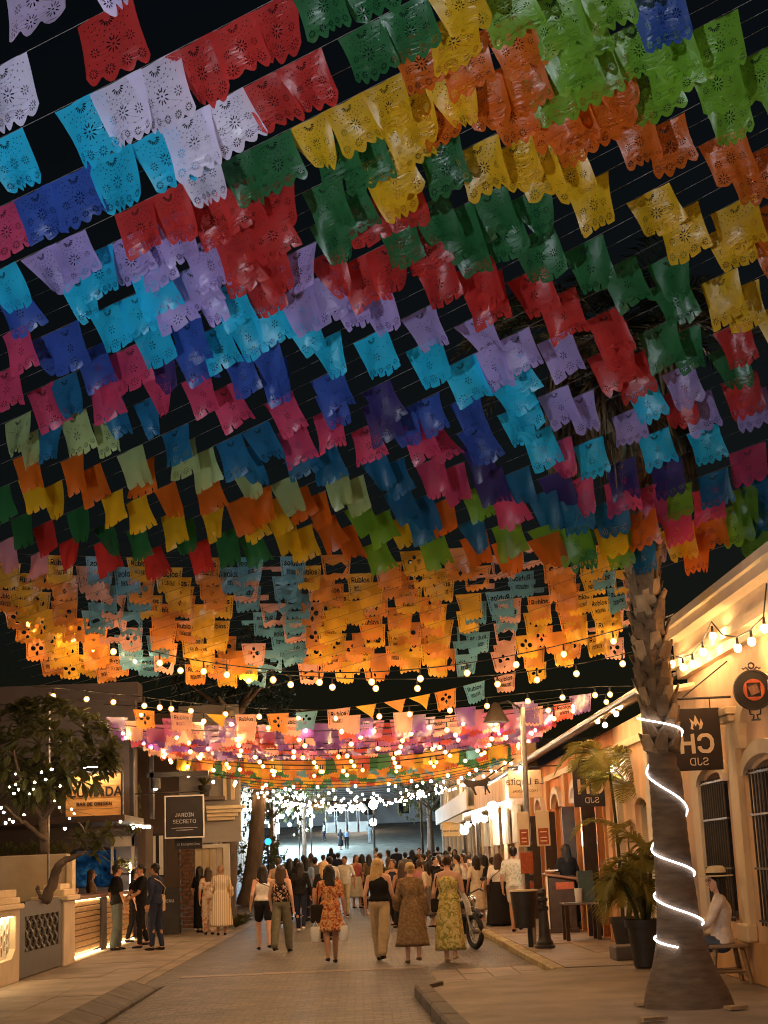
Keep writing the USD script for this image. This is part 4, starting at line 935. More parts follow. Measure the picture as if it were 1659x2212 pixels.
PLR = Thing('gate_pillar', 'cream plaster pillar with a stepped cap between the gate and the wooden bar', 'pillar', (XL, 29.7, 0))
PLR.part('shaft', bbox(XL - 0.5, XL + 0.02, 29.1, 30.2, 0, 1.16, 0.012), 'stucco_wall')
for d_, za, zb in ((0.08, 1.16, 1.25), (0.0, 1.25, 1.36), (-0.09, 1.36, 1.46)):
    PLR.part('cap', bbox(XL - 0.5 - d_, XL + 0.02 + d_, 29.1 - d_, 30.2 + d_, za, zb, 0.015), 'stucco_trim')
G_ = Thing('metal_gate', 'dark grey metal gate with a woven open panel, between the two cream walls', 'gate', (XL, 27.2, 0))
G_.part('frame', [box(XL - 0.09, XL - 0.02, 25.44, 25.9, 0.03, 1.16), box(XL - 0.09, XL - 0.02, 28.75, 29.08, 0.03, 1.2), box(XL - 0.09, XL - 0.02, 25.9, 28.75, 0.03, 0.42), box(XL - 0.09, XL - 0.02, 25.9, 28.75, 0.98, 1.22)], 'gate_paint')
for i in range(4): G_.part('crossbar', box(XL - 0.075, XL - 0.045, 25.9, 28.75, 0.44 + i * 0.14, 0.465 + i * 0.14), 'gate_dark')
for i in range(12):
    y = 26.0 + i * 0.235; v, f = tube([(XL - 0.055 + 0.035 * math.cos(math.pi * s + math.pi * (i % 2)), y, 0.42 + s * 0.14) for s in np.linspace(0, 4, 17)], 0.028, 5); v[:, 1] = y + (v[:, 1] - y) * 1.6
    G_.part('woven_slat', (v, f), 'gate_paint', True)
# taller plaster wall behind, with planter of spiky plants
TW = Thing('garden_wall', 'taller plain cream wall behind the gate carrying a planter of spiky plants', 'wall', (-7, 30.6, 0))
TW.part('wall', bbox(-12, -5.62, 30.5, 30.9, 0, 2.02, 0.02), 'stucco_wall'); TW.part('end_post', bbox(-5.62, -5.5, 30.45, 30.8, 1.2, 1.95, 0.01), 'stucco_trim')
for kk in range(7):
    c = np.array([-6.9 + 0.2 * kk + R.uniform(-0.05, 0.05), 30.7, 2.0])
    a = Thing('spiky_plant', 'spiky long-leaved plant, ' + ORD[kk] + ' from the left on top of the tall cream wall', 'plant', c, group='spiky plants on the tall cream wall')
    a.part('leaves', [leaf(c, (math.cos(u) * 0.7, math.sin(u) * 0.7, R.uniform(0.5, 1.3)), R.uniform(0.35, 0.6), 0.022, 0.5, 0.3) for u in np.arange(16) * 2.39], 'leaf_green')
# wooden bar
BAR = Thing('wooden_bar', 'street bar of horizontal wooden slats with a lit dark-wood counter', 'bar counter', (-5.6, 34, 0))
for sec, (ya, yb) in enumerate(((30.3, 34.2), (34.9, 39.2))):
    for i in range(9):
        zb = 0.1 + i * 0.112
        BAR.part('slat', bbox(-5.62 + R.uniform(-0.006, 0.006), -5.585, ya, yb, zb, zb + 0.098, 0.01), 'wood_slat')
    BAR.part('backing', box(-5.7, -5.66, ya, yb, 0.05, 1.1), 'wood_dark')
    BAR.part('light_strip', box(-5.58, -5.56, ya + 0.05, yb - 0.05, 1.112, 1.124), 'led_warm')
    BAR.part('foot_light', box(-5.58, -5.555, ya + 0.1, yb - 0.1, 0.035, 0.06), 'led_warm')
BAR.part('counter', bbox(-6.05, -5.42, 30.25, 39.3, 1.13, 1.2, 0.012), 'wood_top')
BAR.part('post', box(-5.66, -5.54, 34.25, 34.85, 0, 1.13), 'wood_dark')
BAR.part('kick', bbox(-5.55, -5.4, 30.3, 39.2, 0.0, 0.03, 0.005), 'stucco_white')

# ---------------------------------------------------------------- building behind the bar
LB = Thing('bar_building', 'dark grey-brown building with a flat parapet behind the wooden bar', 'building', (-9, 38, 0))
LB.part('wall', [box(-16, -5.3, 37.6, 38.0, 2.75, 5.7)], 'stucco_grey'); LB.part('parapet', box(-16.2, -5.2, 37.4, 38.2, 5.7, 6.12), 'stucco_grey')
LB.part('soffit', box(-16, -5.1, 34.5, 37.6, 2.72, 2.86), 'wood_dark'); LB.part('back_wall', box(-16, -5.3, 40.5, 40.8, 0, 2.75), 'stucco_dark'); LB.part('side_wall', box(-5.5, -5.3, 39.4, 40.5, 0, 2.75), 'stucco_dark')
LB.part('screen', box(-7.2, -6.2, 40.42, 40.47, 1.3, 2.2), 'mural_glow')  # blue mural, given its own emission in place of lamplight on it
w_ = LB.part('window', box(-6.6, -5.75, 37.56, 37.598, 3.3, 4.4), 'glass_dark'); LB.part('frame', [box(-6.66, -6.6, 37.53, 37.598, 3.24, 4.46), box(-5.75, -5.69, 37.53, 37.598, 3.24, 4.46), box(-6.6, -5.75, 37.53, 37.598, 4.4, 4.46)], 'gate_paint', parent=w_)
for x, n_ in ((-7.6, 1), (-9.2, 1)):
    LB.part('window', box(x - 0.5, x + 0.5, 37.56, 37.598, 3.3, 4.4), 'glass_dark')
PG = Thing('steel_frame', 'black steel frame of posts and beams in front of the dark building', 'frame', (-5.2, 36, 0))
for (x, y) in ((-5.15, 36.0), (-4.98, 38.2)): PG.part('post', box(x - 0.05, x + 0.05, y - 0.05, y + 0.05, 2.87, 4.7), 'iron')
PG.part('beam', box(-5.1, -3.6, 38.15, 38.25, 3.85, 3.97), 'iron'); PG.part('beam', box(-5.2, -5.1, 36.05, 38.15, 4.5, 4.6), 'iron')
# MADA sign
SG = Thing('hanging_sign', 'lit wooden sign with dark block letters over BAR DE ORIGEN, behind the leafy tree', 'sign', (-5.95, 35.9, 2.9))
a_ = at_y(142, 1672, 35.9); b_ = at_y(262, 1769, 35.9)
SG.part('board', bbox(a_[0], b_[0], 35.9, 35.96, b_[2], a_[2], 0.01), 'sign_wood'); SG.part('frame', [box(a_[0] - 0.04, a_[0], 35.86, 35.98, b_[2] - 0.04, a_[2] + 0.04), box(b_[0], b_[0] + 0.04, 35.86, 35.98, b_[2] - 0.04, a_[2] + 0.04), box(a_[0], b_[0], 35.86, 35.98, a_[2], a_[2] + 0.04), box(a_[0], b_[0], 35.86, 35.98, b_[2] - 0.04, b_[2])], 'iron')
for i in range(3): SG.part('seam', box(a_[0], b_[0], 35.894, 35.899, b_[2] + 0.25 * (i + 1), b_[2] + 0.25 * (i + 1) + 0.006), 'letter_dark')
cx, cz = (a_[0] + b_[0]) / 2, (a_[2] + b_[2]) / 2
SG.part('lettering', text_at('LUMADA', 0.2, (cx + 0.06, 35.895, cz + 0.1), (1, 0, 0), (0, 0, 1), 0.012), 'letter_dark'); SG.part('lettering', text_at('BAR DE ORIGEN', 0.075, (cx + 0.02, 35.895, cz - 0.17), (1, 0, 0), (0, 0, 1), 0.01), 'letter_dark')
SG.part('lamp', bbox(a_[0] + 0.1, b_[0] - 0.1, 35.6, 35.63, a_[2] + 0.1, a_[2] + 0.13, 0.005), 'lamp_white'); SG.part('arm', [tube([(x, 35.615, a_[2] + 0.14), (x, 35.93, a_[2] + 0.14), (x, 35.93, a_[2] + 0.03)], 0.012, 5) for x in (a_[0] + 0.2, b_[0] - 0.2)], 'iron')
# JARDIN SECRETO sign with the small black sign beneath
a_ = at_y(358, 1722, 36.5); b_ = at_y(439, 1806, 36.5); Yj = 36.5
JS = Thing('hanging_sign', 'square black sign with a pale frame reading JARDIN SECRETO', 'sign', (a_[0], Yj, b_[2]))
JS.part('board', box(a_[0], b_[0], Yj, Yj + 0.04, b_[2], a_[2]), 'sign_black'); t_ = 0.028
JS.part('frame', [box(a_[0] - t_, a_[0], Yj - 0.015, Yj + 0.05, b_[2] - t_, a_[2] + t_), box(b_[0], b_[0] + t_, Yj - 0.015, Yj + 0.05, b_[2] - t_, a_[2] + t_), box(a_[0], b_[0], Yj - 0.015, Yj + 0.05, a_[2], a_[2] + t_), box(a_[0], b_[0], Yj - 0.015, Yj + 0.05, b_[2] - t_, b_[2])], 'sign_white')
cx, cz, hw = (a_[0] + b_[0]) / 2, (a_[2] + b_[2]) / 2, (b_[0] - a_[0])
JS.part('lettering', text_at('JARDIN', 0.085, (cx, Yj - 0.006, cz + 0.04), (1, 0, 0), (0, 0, 1), 0.008, False), 'letter_grey'); JS.part('lettering', text_at('SECRETO', 0.085, (cx, Yj - 0.006, cz - 0.11), (1, 0, 0), (0, 0, 1), 0.008, False), 'letter_grey')
JS.part('rule', [box(cx - 0.3, cx + 0.3, Yj - 0.006, Yj - 0.001, cz - 0.262, cz - 0.25), box(cx - 0.2, cx + 0.2, Yj - 0.006, Yj - 0.001, cz - 0.312, cz - 0.3)], 'letter_grey')
JS.part('hanging_bar', [tube([(a_[0] + 0.1, Yj + 0.02, a_[2] + 0.1), (b_[0] + 0.12, Yj + 0.02, a_[2] + 0.1)], 0.018, 6), tube([(a_[0] + 0.15, Yj + 0.02, a_[2] + 0.02), (a_[0] + 0.15, Yj + 0.02, a_[2] + 0.1)], 0.008, 5), tube([(b_[0] - 0.1, Yj + 0.02, a_[2] + 0.02), (b_[0] - 0.1, Yj + 0.02, a_[2] + 0.1)], 0.008, 5), tube([(-5.15, Yj + 0.02, a_[2] + 0.1), (a_[0] + 0.1, Yj + 0.02, a_[2] + 0.1)], 0.018, 6)], 'iron')
c_ = at_y(377, 1810, Yj + 0.3); d2 = at_y(437, 1833, Yj + 0.3)
ES = Thing('hanging_sign', 'small black sign with faint grey lettering under the JARDIN SECRETO sign', 'sign', (c_[0], Yj + 0.3, d2[2]))
ES.part('board', box(c_[0], d2[0], Yj + 0.3, Yj + 0.33, d2[2], c_[2]), 'sign_black'); ES.part('lettering', text_at('El Encanto Inn', 0.055, ((c_[0] + d2[0]) / 2, Yj + 0.294, (c_[2] + d2[2]) / 2 - 0.02), (1, 0, 0), (0, 0, 1), 0.005, False), 'letter_grey')
ES.part('hanger', [tube([(x, Yj + 0.31, c_[2]), (x, Yj + 0.31, c_[2] + 0.12)], 0.006, 4) for x in (c_[0] + 0.1, d2[0] - 0.1)], 'iron')

# brick house with pale doors
BR = Thing('brick_house', 'brick house with tall pale doors and a cornice, behind the JARDIN SECRETO sign', 'house', (-6, 45, 0))
BR.part('wall', [box(-12, -5.0, 44.2, 44.6, 0, 6.0)], 'stucco_dark')
for i in range(30):
    for j in range(2):
        z = 0.05 + i * 0.11; x0 = -5.02 + j * 0.2 + (0.1 if i % 2 else 0)
        BR.part('brick', bbox(x0, min(x0 + 0.19, -4.6), 44.15, 44.3, z, z + 0.098, 0.01), 'brick')
BR.part('upper_wall', box(-5.0, -3.3, 44.3, 44.7, 2.35, 6.2), 'stucco_far')
for i in range(4): BR.part('door_panel', bbox(-4.58 + i * 0.2, -4.39 + i * 0.2, 44.22, 44.28, 0.5, 2.2, 0.012), 'door_pale')
BR.part('door_frame', [box(-3.78, -3.6, 44.15, 44.3, 0, 2.3), box(-4.6, -3.78, 44.15, 44.3, 2.2, 2.3)], 'stucco_white'); BR.part('plinth', [box(-4.6, -3.6, 44.1, 44.3, 0, 0.48)], 'stucco_white')
BR.part('column', [box(-3.75 + 0.22 * i, -3.65 + 0.22 * i, 44.1, 44.3, 3.5, 6.0) for i in range(2)], 'stucco_trim')
for i, (d_, z) in enumerate(((0.1, 2.95), (0.2, 3.05), (0.3, 3.15), (0.4, 3.25))): BR.part('cornice', box(-4.2, -3.55 + d_, 44.15 - d_, 44.3, z, z + 0.09), 'stucco_trim')
BR.part('balcony', box(-5.0, -3.7, 43.6, 44.3, 3.5, 3.6), 'stucco_grey')
pb = Thing('potted_plant', 'small potted plant standing on the balcony above the JARDIN SECRETO sign', 'potted plant', (-4.25, 43.9, 3.6)); pot(pb, np.array([-4.25, 43.9, 3.6]), 0.17, 0.32, 'pot_black')
pb.part('leaves', [leaf(np.array([-4.25, 43.9, 3.85]), (math.cos(u), math.sin(u), 1.6), 0.45, 0.05) for u in np.arange(9) * 2.4], 'leaf_olive')
# zebra picture, chalkboard, window frame with plants, hanging greenery, pendant lamp
a_ = at_y(330, 1806, 41.5); b_ = at_y(353, 1890, 41.5); ZB = Thing('picture', 'tall black and white striped animal picture in a black frame beside the brick column', 'picture', (a_[0], 41.5, b_[2]))
ZB.part('print', box(a_[0], b_[0], 41.47, 41.5, b_[2], a_[2]), 'zebra_print'); ZB.part('frame', box(a_[0] - 0.06, b_[0] + 0.06, 41.5, 41.56, b_[2] - 0.06, a_[2] + 0.06), 'iron')
cb = at_z(366, 2020, 0.02); CB = Thing('chalkboard', 'black sandwich chalkboard standing on the left pavement', 'chalkboard', cb)
for s in (-1, 1): CB.part('board', move(obox((0, 0, 0), (0.55, 0.03, 1.15), 0, 0.16 * s), cb + [0, 0.1 * s, 0.6]), 'sign_black')
CB.part('chalk', text_at('MENU', 0.07, cb + [0, -0.125, 0.85], (1, 0, 0), (0, 0, 1), 0.004, False), 'letter_grey')
a_ = at_y(240, 1808, 39.35); b_ = at_y(290, 1885, 39.35); WF = Thing('window_frame', 'pale open window frame with leafy plants, behind the group at the bar', 'window frame', (a_[0], 39.35, b_[2]))
WF.part('frame', [box(a_[0], a_[0] + 0.06, 39.3, 39.38, b_[2], a_[2]), box(b_[0] - 0.06, b_[0], 39.3, 39.38, b_[2], a_[2]), box(a_[0], b_[0], 39.3, 39.38, a_[2] - 0.24, a_[2])], 'stucco_white')
WF.part('sill', box(a_[0], b_[0], 39.3, 39.5, b_[2] - 0.05, b_[2]), 'wood_dark')
WP = Thing('potted_plant', 'leafy green plants filling the pale window frame', 'plant', ((a_[0] + b_[0]) / 2, 39.45, b_[2]))
WP.part('leaves', cat([leaf(np.array([R.uniform(a_[0], b_[0]), 39.45, b_[2] + R.uniform(0.0, 0.3)]), (R.uniform(-1, 1), R.uniform(-1, 0.3), R.uniform(0.2, 1)), 0.17, 0.045) for _ in range(90)]), 'leaf_palm')
WFL = bbox(a_[0] + 0.42, a_[0] + 0.47, 39.6, 39.63, b_[2] - 0.3, b_[2] + 0.25, 0.005); solo('tube_lamp', WFL, 'lamp_white', 'upright tube lamp glowing behind the window plants', 'lamp')
g0 = at_y(288, 1735, 38.6); HG = Thing('hanging_plant', 'curtain of trailing greenery on the black steel frame', 'hanging plant', g0)
HG.part('foliage', cat([leaf(g0 + [R.uniform(-0.17, 0.17), R.uniform(-0.15, 0.15), R.uniform(-0.62, 0.55)], (R.uniform(-1, 1), R.uniform(-1, 0.5), -1.2), 0.16, 0.025) for _ in range(260)]), 'leaf_olive')
pl = at_y(336, 1693, 38.2); PD = Thing('pendant_lamp', 'black cylinder pendant lamp hanging from the steel beam', 'lamp', pl)
PD.part('shade', move(lathe([(0.05, 0.14), (0.12, 0.13), (0.12, -0.12), (0.1, -0.12)], 16), pl), 'iron', 30); PD.part('bulb', ball(pl + [0, 0, -0.11], 0.05, 1), 'lamp_white'); PD.part('cord', tube([pl + [0, 0, 0.14], (pl[0], pl[1], 3.86)], 0.006, 4), 'cable')
# small cluster of fairy lamps and a pole with a lamp by the tree
festoon('short row of round bulbs under the black frame beside the bar', np.array([at_y(x, y, 37.5) for x, y in ((278, 1760), (284, 1772), (300, 1778), (326, 1782))]), [at_y(x, y, 37.5) for x, y in ((278, 1772), (283, 1778), (288, 1786), (296, 1782), (303, 1783), (310, 1784), (317, 1784), (323, 1784))], drop=0.02, r=0.034, sub=1, group=None, socket=False, mat='fairy')
tp = at_y(107, 1495, 28.6); PO = Thing('light_pole', 'thin white pole above the leafy tree holding the end of a bulb string', 'pole', (tp[0], 28.6, 0)); PO.part('shaft', tube([(tp[0], 28.6, 1.2), tp], 0.022, 6), 'galv'); PO.part('wire', tube([tp, tp + [-0.25, 0, -0.2], tp + [-0.4, 0, -0.65]], 0.006, 4), 'cord')

# ---------------------------------------------------------------- the leafy tree at the left
def branch_tree(name, label, Yt, branches, tips, mat_leaf, mat_bark='bark', leafL=0.3, nl=9, spread=0.25):
    b0 = at_y(*branches[0][0][:2], Yt); t = Thing(name, label, 'tree', (b0[0], Yt, 0))
    tr = None
    for br in branches:
        p = np.array([at_y(x, y, Yt + dy) for x, y, r, dy in br]); r = np.array([r for _, _, r, _ in br])
        s = np.linspace(0, 1, len(p)); s2 = np.linspace(0, 1, len(p) * 4)
        p2 = np.stack([np.interp(s2, s, p[:, i]) for i in range(3)], 1); p2[1:-1] += rng.normal(0, 0.012, (len(p2) - 2, 3))
        q_ = t.part('trunk' if tr is None else 'branch', tube(p2, np.interp(s2, s, r), 8), mat_bark, True, parent=None); tr = tr or q_
    for (c, d) in tips:
        t.part('leaf_whorl', whorl(np.asarray(c), d, nl, leafL), mat_leaf)
    return t
YT = 27.0
br = [[(98, 1945, 0.1, 0.4), (118, 1895, 0.085, 0.3), (126, 1868, 0.075, 0.2), (150, 1855, 0.05, 0.1), (188, 1838, 0.03, 0)], [(97, 1840, 0.09, 0.6), (94, 1795, 0.085, 0.5), (92, 1770, 0.08, 0.4)], [(92, 1770, 0.06, 0.4), (70, 1735, 0.05, 0.2), (45, 1690, 0.035, -0.1), (30, 1620, 0.015, -0.2)], [(92, 1770, 0.06, 0.4), (112, 1745, 0.05, 0.3), (138, 1710, 0.04, 0.2), (148, 1660, 0.03, 0), (170, 1600, 0.012, -0.2)], [(112, 1745, 0.04, 0.3), (105, 1690, 0.035, 0.5), (90, 1630, 0.02, 0.5), (80, 1570, 0.012, 0.4)], [(98, 1815, 0.05, 0.5), (70, 1790, 0.04, 0.3), (40, 1770, 0.03, 0), (10, 1740, 0.02, -0.3)], [(150, 1680, 0.03, 0), (185, 1650, 0.025, -0.2), (222, 1622, 0.012, -0.3)], [(88, 1940, 0.03, 0.3), (82, 1925, 0.03, 0.3), (80, 1915, 0.028, 0.3)]]
tips = []
tr_ = random.Random(5)
while len(tips) < 150:
    x, y = tr_.uniform(-40, 250), tr_.uniform(1515, 1720)
    e = ((x - 95) / 150) ** 2 + ((y - 1620) / 105) ** 2
    if e > 1 or (x > 150 and y > 1690): continue
    if tr_.random() > 0.45 + 0.55 * e: continue
    c = at_y(x, y, YT + tr_.uniform(-1.1, 1.1) * math.sqrt(max(0.05, 1 - e))); tips.append((c, (tr_.uniform(-0.6, 0.6) + (x - 95) / 200, tr_.uniform(-0.9, 0.3), 0.4 + (1620 - y) / 150)))
for x, y in ((185, 1800), (205, 1815), (222, 1812), (170, 1812), (200, 1840), (235, 1795)):
    tips.append((at_y(x, y, YT + 0.1), (tr_.uniform(-0.5, 0.9), -0.5, 0.4)))
branch_tree('frangipani_tree', 'leafy frangipani-like tree with pale forked branches, at the left edge', YT, br, tips, 'leaf_green', leafL=0.3)
fp = [(2, 1745), (12, 1778), (20, 1770), (28, 1775), (30, 1714), (34, 1695), (40, 1706), (34, 1672), (64, 1715), (72, 1705), (90, 1668), (99, 1684), (112, 1662), (130, 1698), (155, 1748), (160, 1758), (150, 1768), (128, 1744), (260, 1775), (8, 1755), (52, 1760), (75, 1690), (118, 1730), (20, 1700), (140, 1790)]
FL = Thing('fairy_lights', 'small scattered fairy lights hung in the leafy tree', 'fairy lights', at_y(90, 1740, YT - 0.6))
fpts = [at_y(x, y, YT - 0.9 + tr_.uniform(-0.2, 0.2)) for x, y in fp]
FL.part('wire', tube(fpts, 0.003, 3), 'cable')
for c in fpts: FL.part('bulb', ball(c, tr_.uniform(0.015, 0.027), 1), 'fairy')

# ---------------------------------------------------------------- street trees on the left, farther on
def street_tree(label, base, topp, r0, r1, crown_c, crown_r, n, mat, seed):
    rr = random.Random(seed); t = Thing('street_tree', label, 'tree', base); base, topp = np.array(base), np.array(topp)
    p = [base + (topp - base) * u + np.array([0.06 * math.sin(5 * u), 0, 0]) for u in np.linspace(0, 1, 10)]
    t.part('trunk', tube(p, np.interp(np.linspace(0, 1, 10), [0, 0.08, 1], [r0 * 1.35, r0, r1]), 12), 'bark', True)
    ms = []
    for k in range(5):
        a = k * 1.26 + rr.random(); e = topp + np.array([math.cos(a) * crown_r * 0.7, math.sin(a) * crown_r * 0.7, crown_r * rr.uniform(0.2, 0.8)])
        t.part('branch', tube([topp, (topp + e) / 2 + [0, 0, 0.1], e], [r1 * 0.8, r1 * 0.45, 0.03], 6), 'bark', True)
    while len(ms) < n:
        d = np.array([rr.gauss(0, 1), rr.gauss(0, 1), rr.gauss(0, 0.7)]); d /= np.linalg.norm(d); c = np.array(crown_c) + d * crown_r * rr.uniform(0.45, 1.0) * (0.75 + 0.5 * meshkit.noise(d * 2.2 + seed, seed))
        ms.append(whorl(c, d + [0, 0, 0.3], 6, 0.3, rr))
    t.part('crown', cat(ms), mat); return t
t1 = at_z(488, 1992, 0.02); e1 = at_y(502, 1560, t1[1])
street_tree('thick straight dark tree trunk on the left pavement beside the striped dress', t1, e1, 0.26, 0.19, e1 + [-0.6, 0.5, 1.9], 1.8, 220, 'leaf_dark', 2)
t2 = np.array([*at_y(533, 1962, 62)[:2], zg(62)]); e2 = at_y(572, 1640, 62)
street_tree('tree trunk leaning right, second along the left pavement', t2, e2, 0.34, 0.25, e2 + [-0.4, 0.5, 2.0], 1.9, 200, 'leaf_dark', 3)
for kk, (x, Y, s) in enumerate(((-4.5, 80, 1.0), (-3.3, 93, 1.1), (-5.6, 104, 1.3), (4.0, 88, 1.0), (4.6, 104, 1.2))):
    b = np.array([x, Y, zg(Y)]); street_tree('slender far tree ' + ('left' if x < 0 else 'right') + f' of the lit plaza, {ORD[kk if x < 0 else kk - 3]} on its side', b, b + [0.2, 0, 3.4 * s], 0.16, 0.09, b + [0.2, 0, 4.4 * s], 2.0 * s, 170, 'leaf_green', 20 + kk)
SH = Thing('shrub', 'large dark shrub with broad leaves beyond the leaning tree', 'shrub', (-4.2, 72, zg(72)))
SH.part('foliage', cat([whorl(np.array([-4.3 + R.gauss(0, 0.6), 72 + R.gauss(0, 0.6), zg(72) + R.uniform(0.2, 2.4)]), (R.uniform(-1, 1), -0.6, 0.6), 7, 0.4) for _ in range(80)]), 'leaf_green')
for kk, x in enumerate((-4.1, -3.7, -3.95)):
    b = at_z(525 - 8 * kk, 1992 + 6 * kk, 0.02); pp = Thing('pavement_plant', 'low leafy plant at the foot of the leaning tree, ' + ORD[kk] + ' of three', 'plant', b)
    pp.part('leaves', cat([leaf(b, (math.cos(u), math.sin(u), R.uniform(0.4, 1.4)), R.uniform(0.3, 0.55), 0.07) for u in np.arange(22) * 2.4]), 'leaf_olive')

# ---------------------------------------------------------------- right pavement: lamp post, bin, bollard, host stand, small table
lb = at_z(1150, 2040, ZP); yl = lb[1]; lt = at_y(1128, 1528, yl)
LP = Thing('lamp_post', 'slim beige lamp post with stickers, poster boards and a bell-shaped lantern', 'lamp post', lb)
LP.part('pole', tube([lb, lb + (lt - lb) * 0.42, lb + (lt - lb) * 0.43, lt], [0.075, 0.062, 0.055, 0.045], 10), 'galv', True)
LP.part('sleeve', tube([lb + (lt - lb) * 0.02, lb + (lt - lb) * 0.4], [0.08, 0.068], 10), 'pole_beige', True)
ln = at_y(1072, 1560, yl); LP.part('arm', tube([lt + [0, 0, -0.05], (lt + ln) / 2 + [0, 0, 0.25], ln + [0, 0, 0.32]], 0.02, 6), 'iron')
lan = LP.part('lantern', move(lathe([(0.03, 0.36), (0.06, 0.33), (0.08, 0.3), (0.1, 0.26), (0.22, 0.05), (0.24, 0.0), (0.22, 0.0), (0.09, 0.24), (0.02, 0.27)], 18), ln), 'bar_iron', 30)
LP.part('bulb', ball(ln + [0, 0, 0.1], 0.06, 1), 'lamp_white', parent=lan)
for (x0, x1, y0, y1) in ((1116, 1146, 1754, 1829), (1156, 1190, 1751, 1827)):
    a_, b_ = at_y(x0, y0, yl - 0.1), at_y(x1, y1, yl - 0.1); po = LP.part('poster_board', bbox(a_[0], b_[0], yl - 0.1, yl - 0.06, b_[2], a_[2], 0.012), 'stucco_trim')
    hh = a_[2] - b_[2]; LP.part('poster', box(a_[0] + 0.03, b_[0] - 0.03, yl - 0.105, yl - 0.101, b_[2] + 0.03, b_[2] + hh * 0.5), 'poster_red', parent=po)
    for z_ in (0.08, 0.14, 0.24): LP.part('print', box(a_[0] + 0.06, b_[0] - 0.06, yl - 0.109, yl - 0.106, b_[2] + z_, b_[2] + z_ + 0.02), 'letter_cream', parent=po)
for kk in range(9):
    zc = lb[2] + 0.62 + 0.13 * kk; c = lb + (lt - lb) * ((zc - lb[2]) / (lt[2] - lb[2])); LP.part('sticker', move(obox((0, 0, 0), (0.09, 0.012, 0.1), 0, 0), c + [0.02, -0.078, 0]), R.choice(['sticker_mix', 'paper_white', 'poster_red', 'iron']))
bp_ = at_z(1150, 2047, ZP) ; bn = Thing('litter_bin', 'black street litter bin with a pale rim on a thin post', 'litter bin', bp_)
bw, bz0, bz1 = 0.2, 0.33, 0.93
bn.part('body', [move(loft([(bz0, 0.17, 0.15, -0.1, 0), (bz1, 0.23, 0.2, -0.1, 0)], 16), bp_)], 'iron', 30); bn.part('rim', move(loft([(bz1, 0.25, 0.22, -0.1, 0), (bz1 + 0.03, 0.25, 0.22, -0.1, 0)], 16), bp_), 'stucco_trim', 30)
bn.part('post', move(box(-0.04, 0.04, 0.17, 0.23, 0, 1.25), bp_), 'iron'); bn.part('notice', move(bbox(-0.1, 0.12, 0.1, 0.14, 1.22, 1.58, 0.01), bp_ + [0, 0.05, 0]), 'poster_red')
bo = at_z(1178, 2048, ZP); BO = Thing('bollard', 'black cast-iron bollard with a ringed neck and wide foot, right of the litter bin', 'bollard', bo)
BO.part('shaft', move(lathe([(0.17, 0), (0.17, 0.04), (0.14, 0.06), (0.14, 0.1), (0.11, 0.14), (0.1, 0.2), (0.075, 0.6), (0.095, 0.63), (0.095, 0.67), (0.07, 0.69), (0.07, 0.75), (0.09, 0.77), (0.09, 0.81), (0.06, 0.84), (0.075, 0.9), (0.05, 0.96), (0.0, 0.98)], 18), bo), 'iron', 35)
q0 = at_z(1217, 2014, ZP); HSD = Thing('host_stand', 'dark wooden host stand with a sloping top and orange notice', 'host stand', q0)
HSD.part('body', move(bbox(-0.27, 0.27, -0.22, 0.22, 0.08, 1.1, 0.015), q0), 'wood_dark'); HSD.part('base', move(bbox(-0.3, 0.3, -0.25, 0.25, 0, 0.09, 0.012), q0), 'wood_dark')
v, f = bbox(-0.33, 0.33, -0.28, 0.28, 1.1, 1.15, 0.01); v[:, 2] -= (v[:, 0] + 0.2) * 0.18; HSD.part('top', move((v, f), q0), 'wood_top'); HSD.part('edge', move(bbox(-0.32, -0.28, -0.235, -0.2, 0.05, 1.12, 0.006), q0), 'stucco_trim')
HSD.part('notice', move(box(-0.12, 0.24, -0.232, -0.222, 0.84, 0.98), q0), 'poster_red')
v, f = bbox(-0.28, -0.05, -0.2, 0.1, 1.2, 1.225, 0.004); solo('paper_stack', move((v, f), q0), 'paper_white', 'stack of white papers on the host stand', 'papers')
q1 = at_z(1258, 2030, ZP); TB = Thing('small_table', 'small dark square table with a metal edge beside the host stand', 'table', q1)
TB.part('top', move(bbox(-0.34, 0.34, -0.3, 0.3, 0.62, 0.66, 0.008), q1), 'wood_dark'); TB.part('rim', move(box(-0.345, 0.345, -0.308, -0.302, 0.625, 0.66), q1), 'galv')
for x in (-0.28, 0.28):
    for y in (-0.24, 0.24): TB.part('leg', move(bbox(x - 0.035, x + 0.035, y - 0.035, y + 0.035, 0, 0.62, 0.006), q1), 'wood_dark')
solo('menu_board', move(obox((0, 0, 0), (0.3, 0.03, 0.55), 0.25, -0.12), q1 + [0.14, 0.05, 0.94]), 'menu_teal', 'teal folded menu board standing on the small table', 'menu board')
solo('white_cup', move(lathe([(0.06, 0), (0.075, 0.25), (0.07, 0.25), (0.055, 0.02)], 14), q1 + [-0.03, -0.1, 0.66]), 'paper_white', 'white card cylinder standing on the small table', 'container', smooth=30)
# stool with the seated woman
s0 = at_z(1573, 2124, ZP); ST = Thing('wooden_stool', 'low wooden bench-stool with splayed legs by the wall', 'stool', s0)
sx = 0.22
for i in range(4): ST.part('seat_board', move(bbox(-sx, sx, -0.24 + i * 0.12, -0.13 + i * 0.12, 0.4, 0.44, 0.008), s0), 'wood_stool')
for x in (-1, 1):
    for y in (-1, 1):
        ST.part('leg', tube([s0 + [x * 0.15, y * 0.17, 0.41], s0 + [x * 0.22, y * 0.23, 0.0]], 0.03, 4), 'wood_stool')
for y in (-0.2, 0.2): ST.part('stretcher', tube([s0 + [-0.19, y, 0.14], s0 + [0.19, y, 0.14]], 0.018, 4), 'wood_stool')
for x in (-0.19, 0.19): ST.part('stretcher', tube([s0 + [x, -0.2, 0.1], s0 + [x, 0.2, 0.1]], 0.018, 4), 'wood_stool')

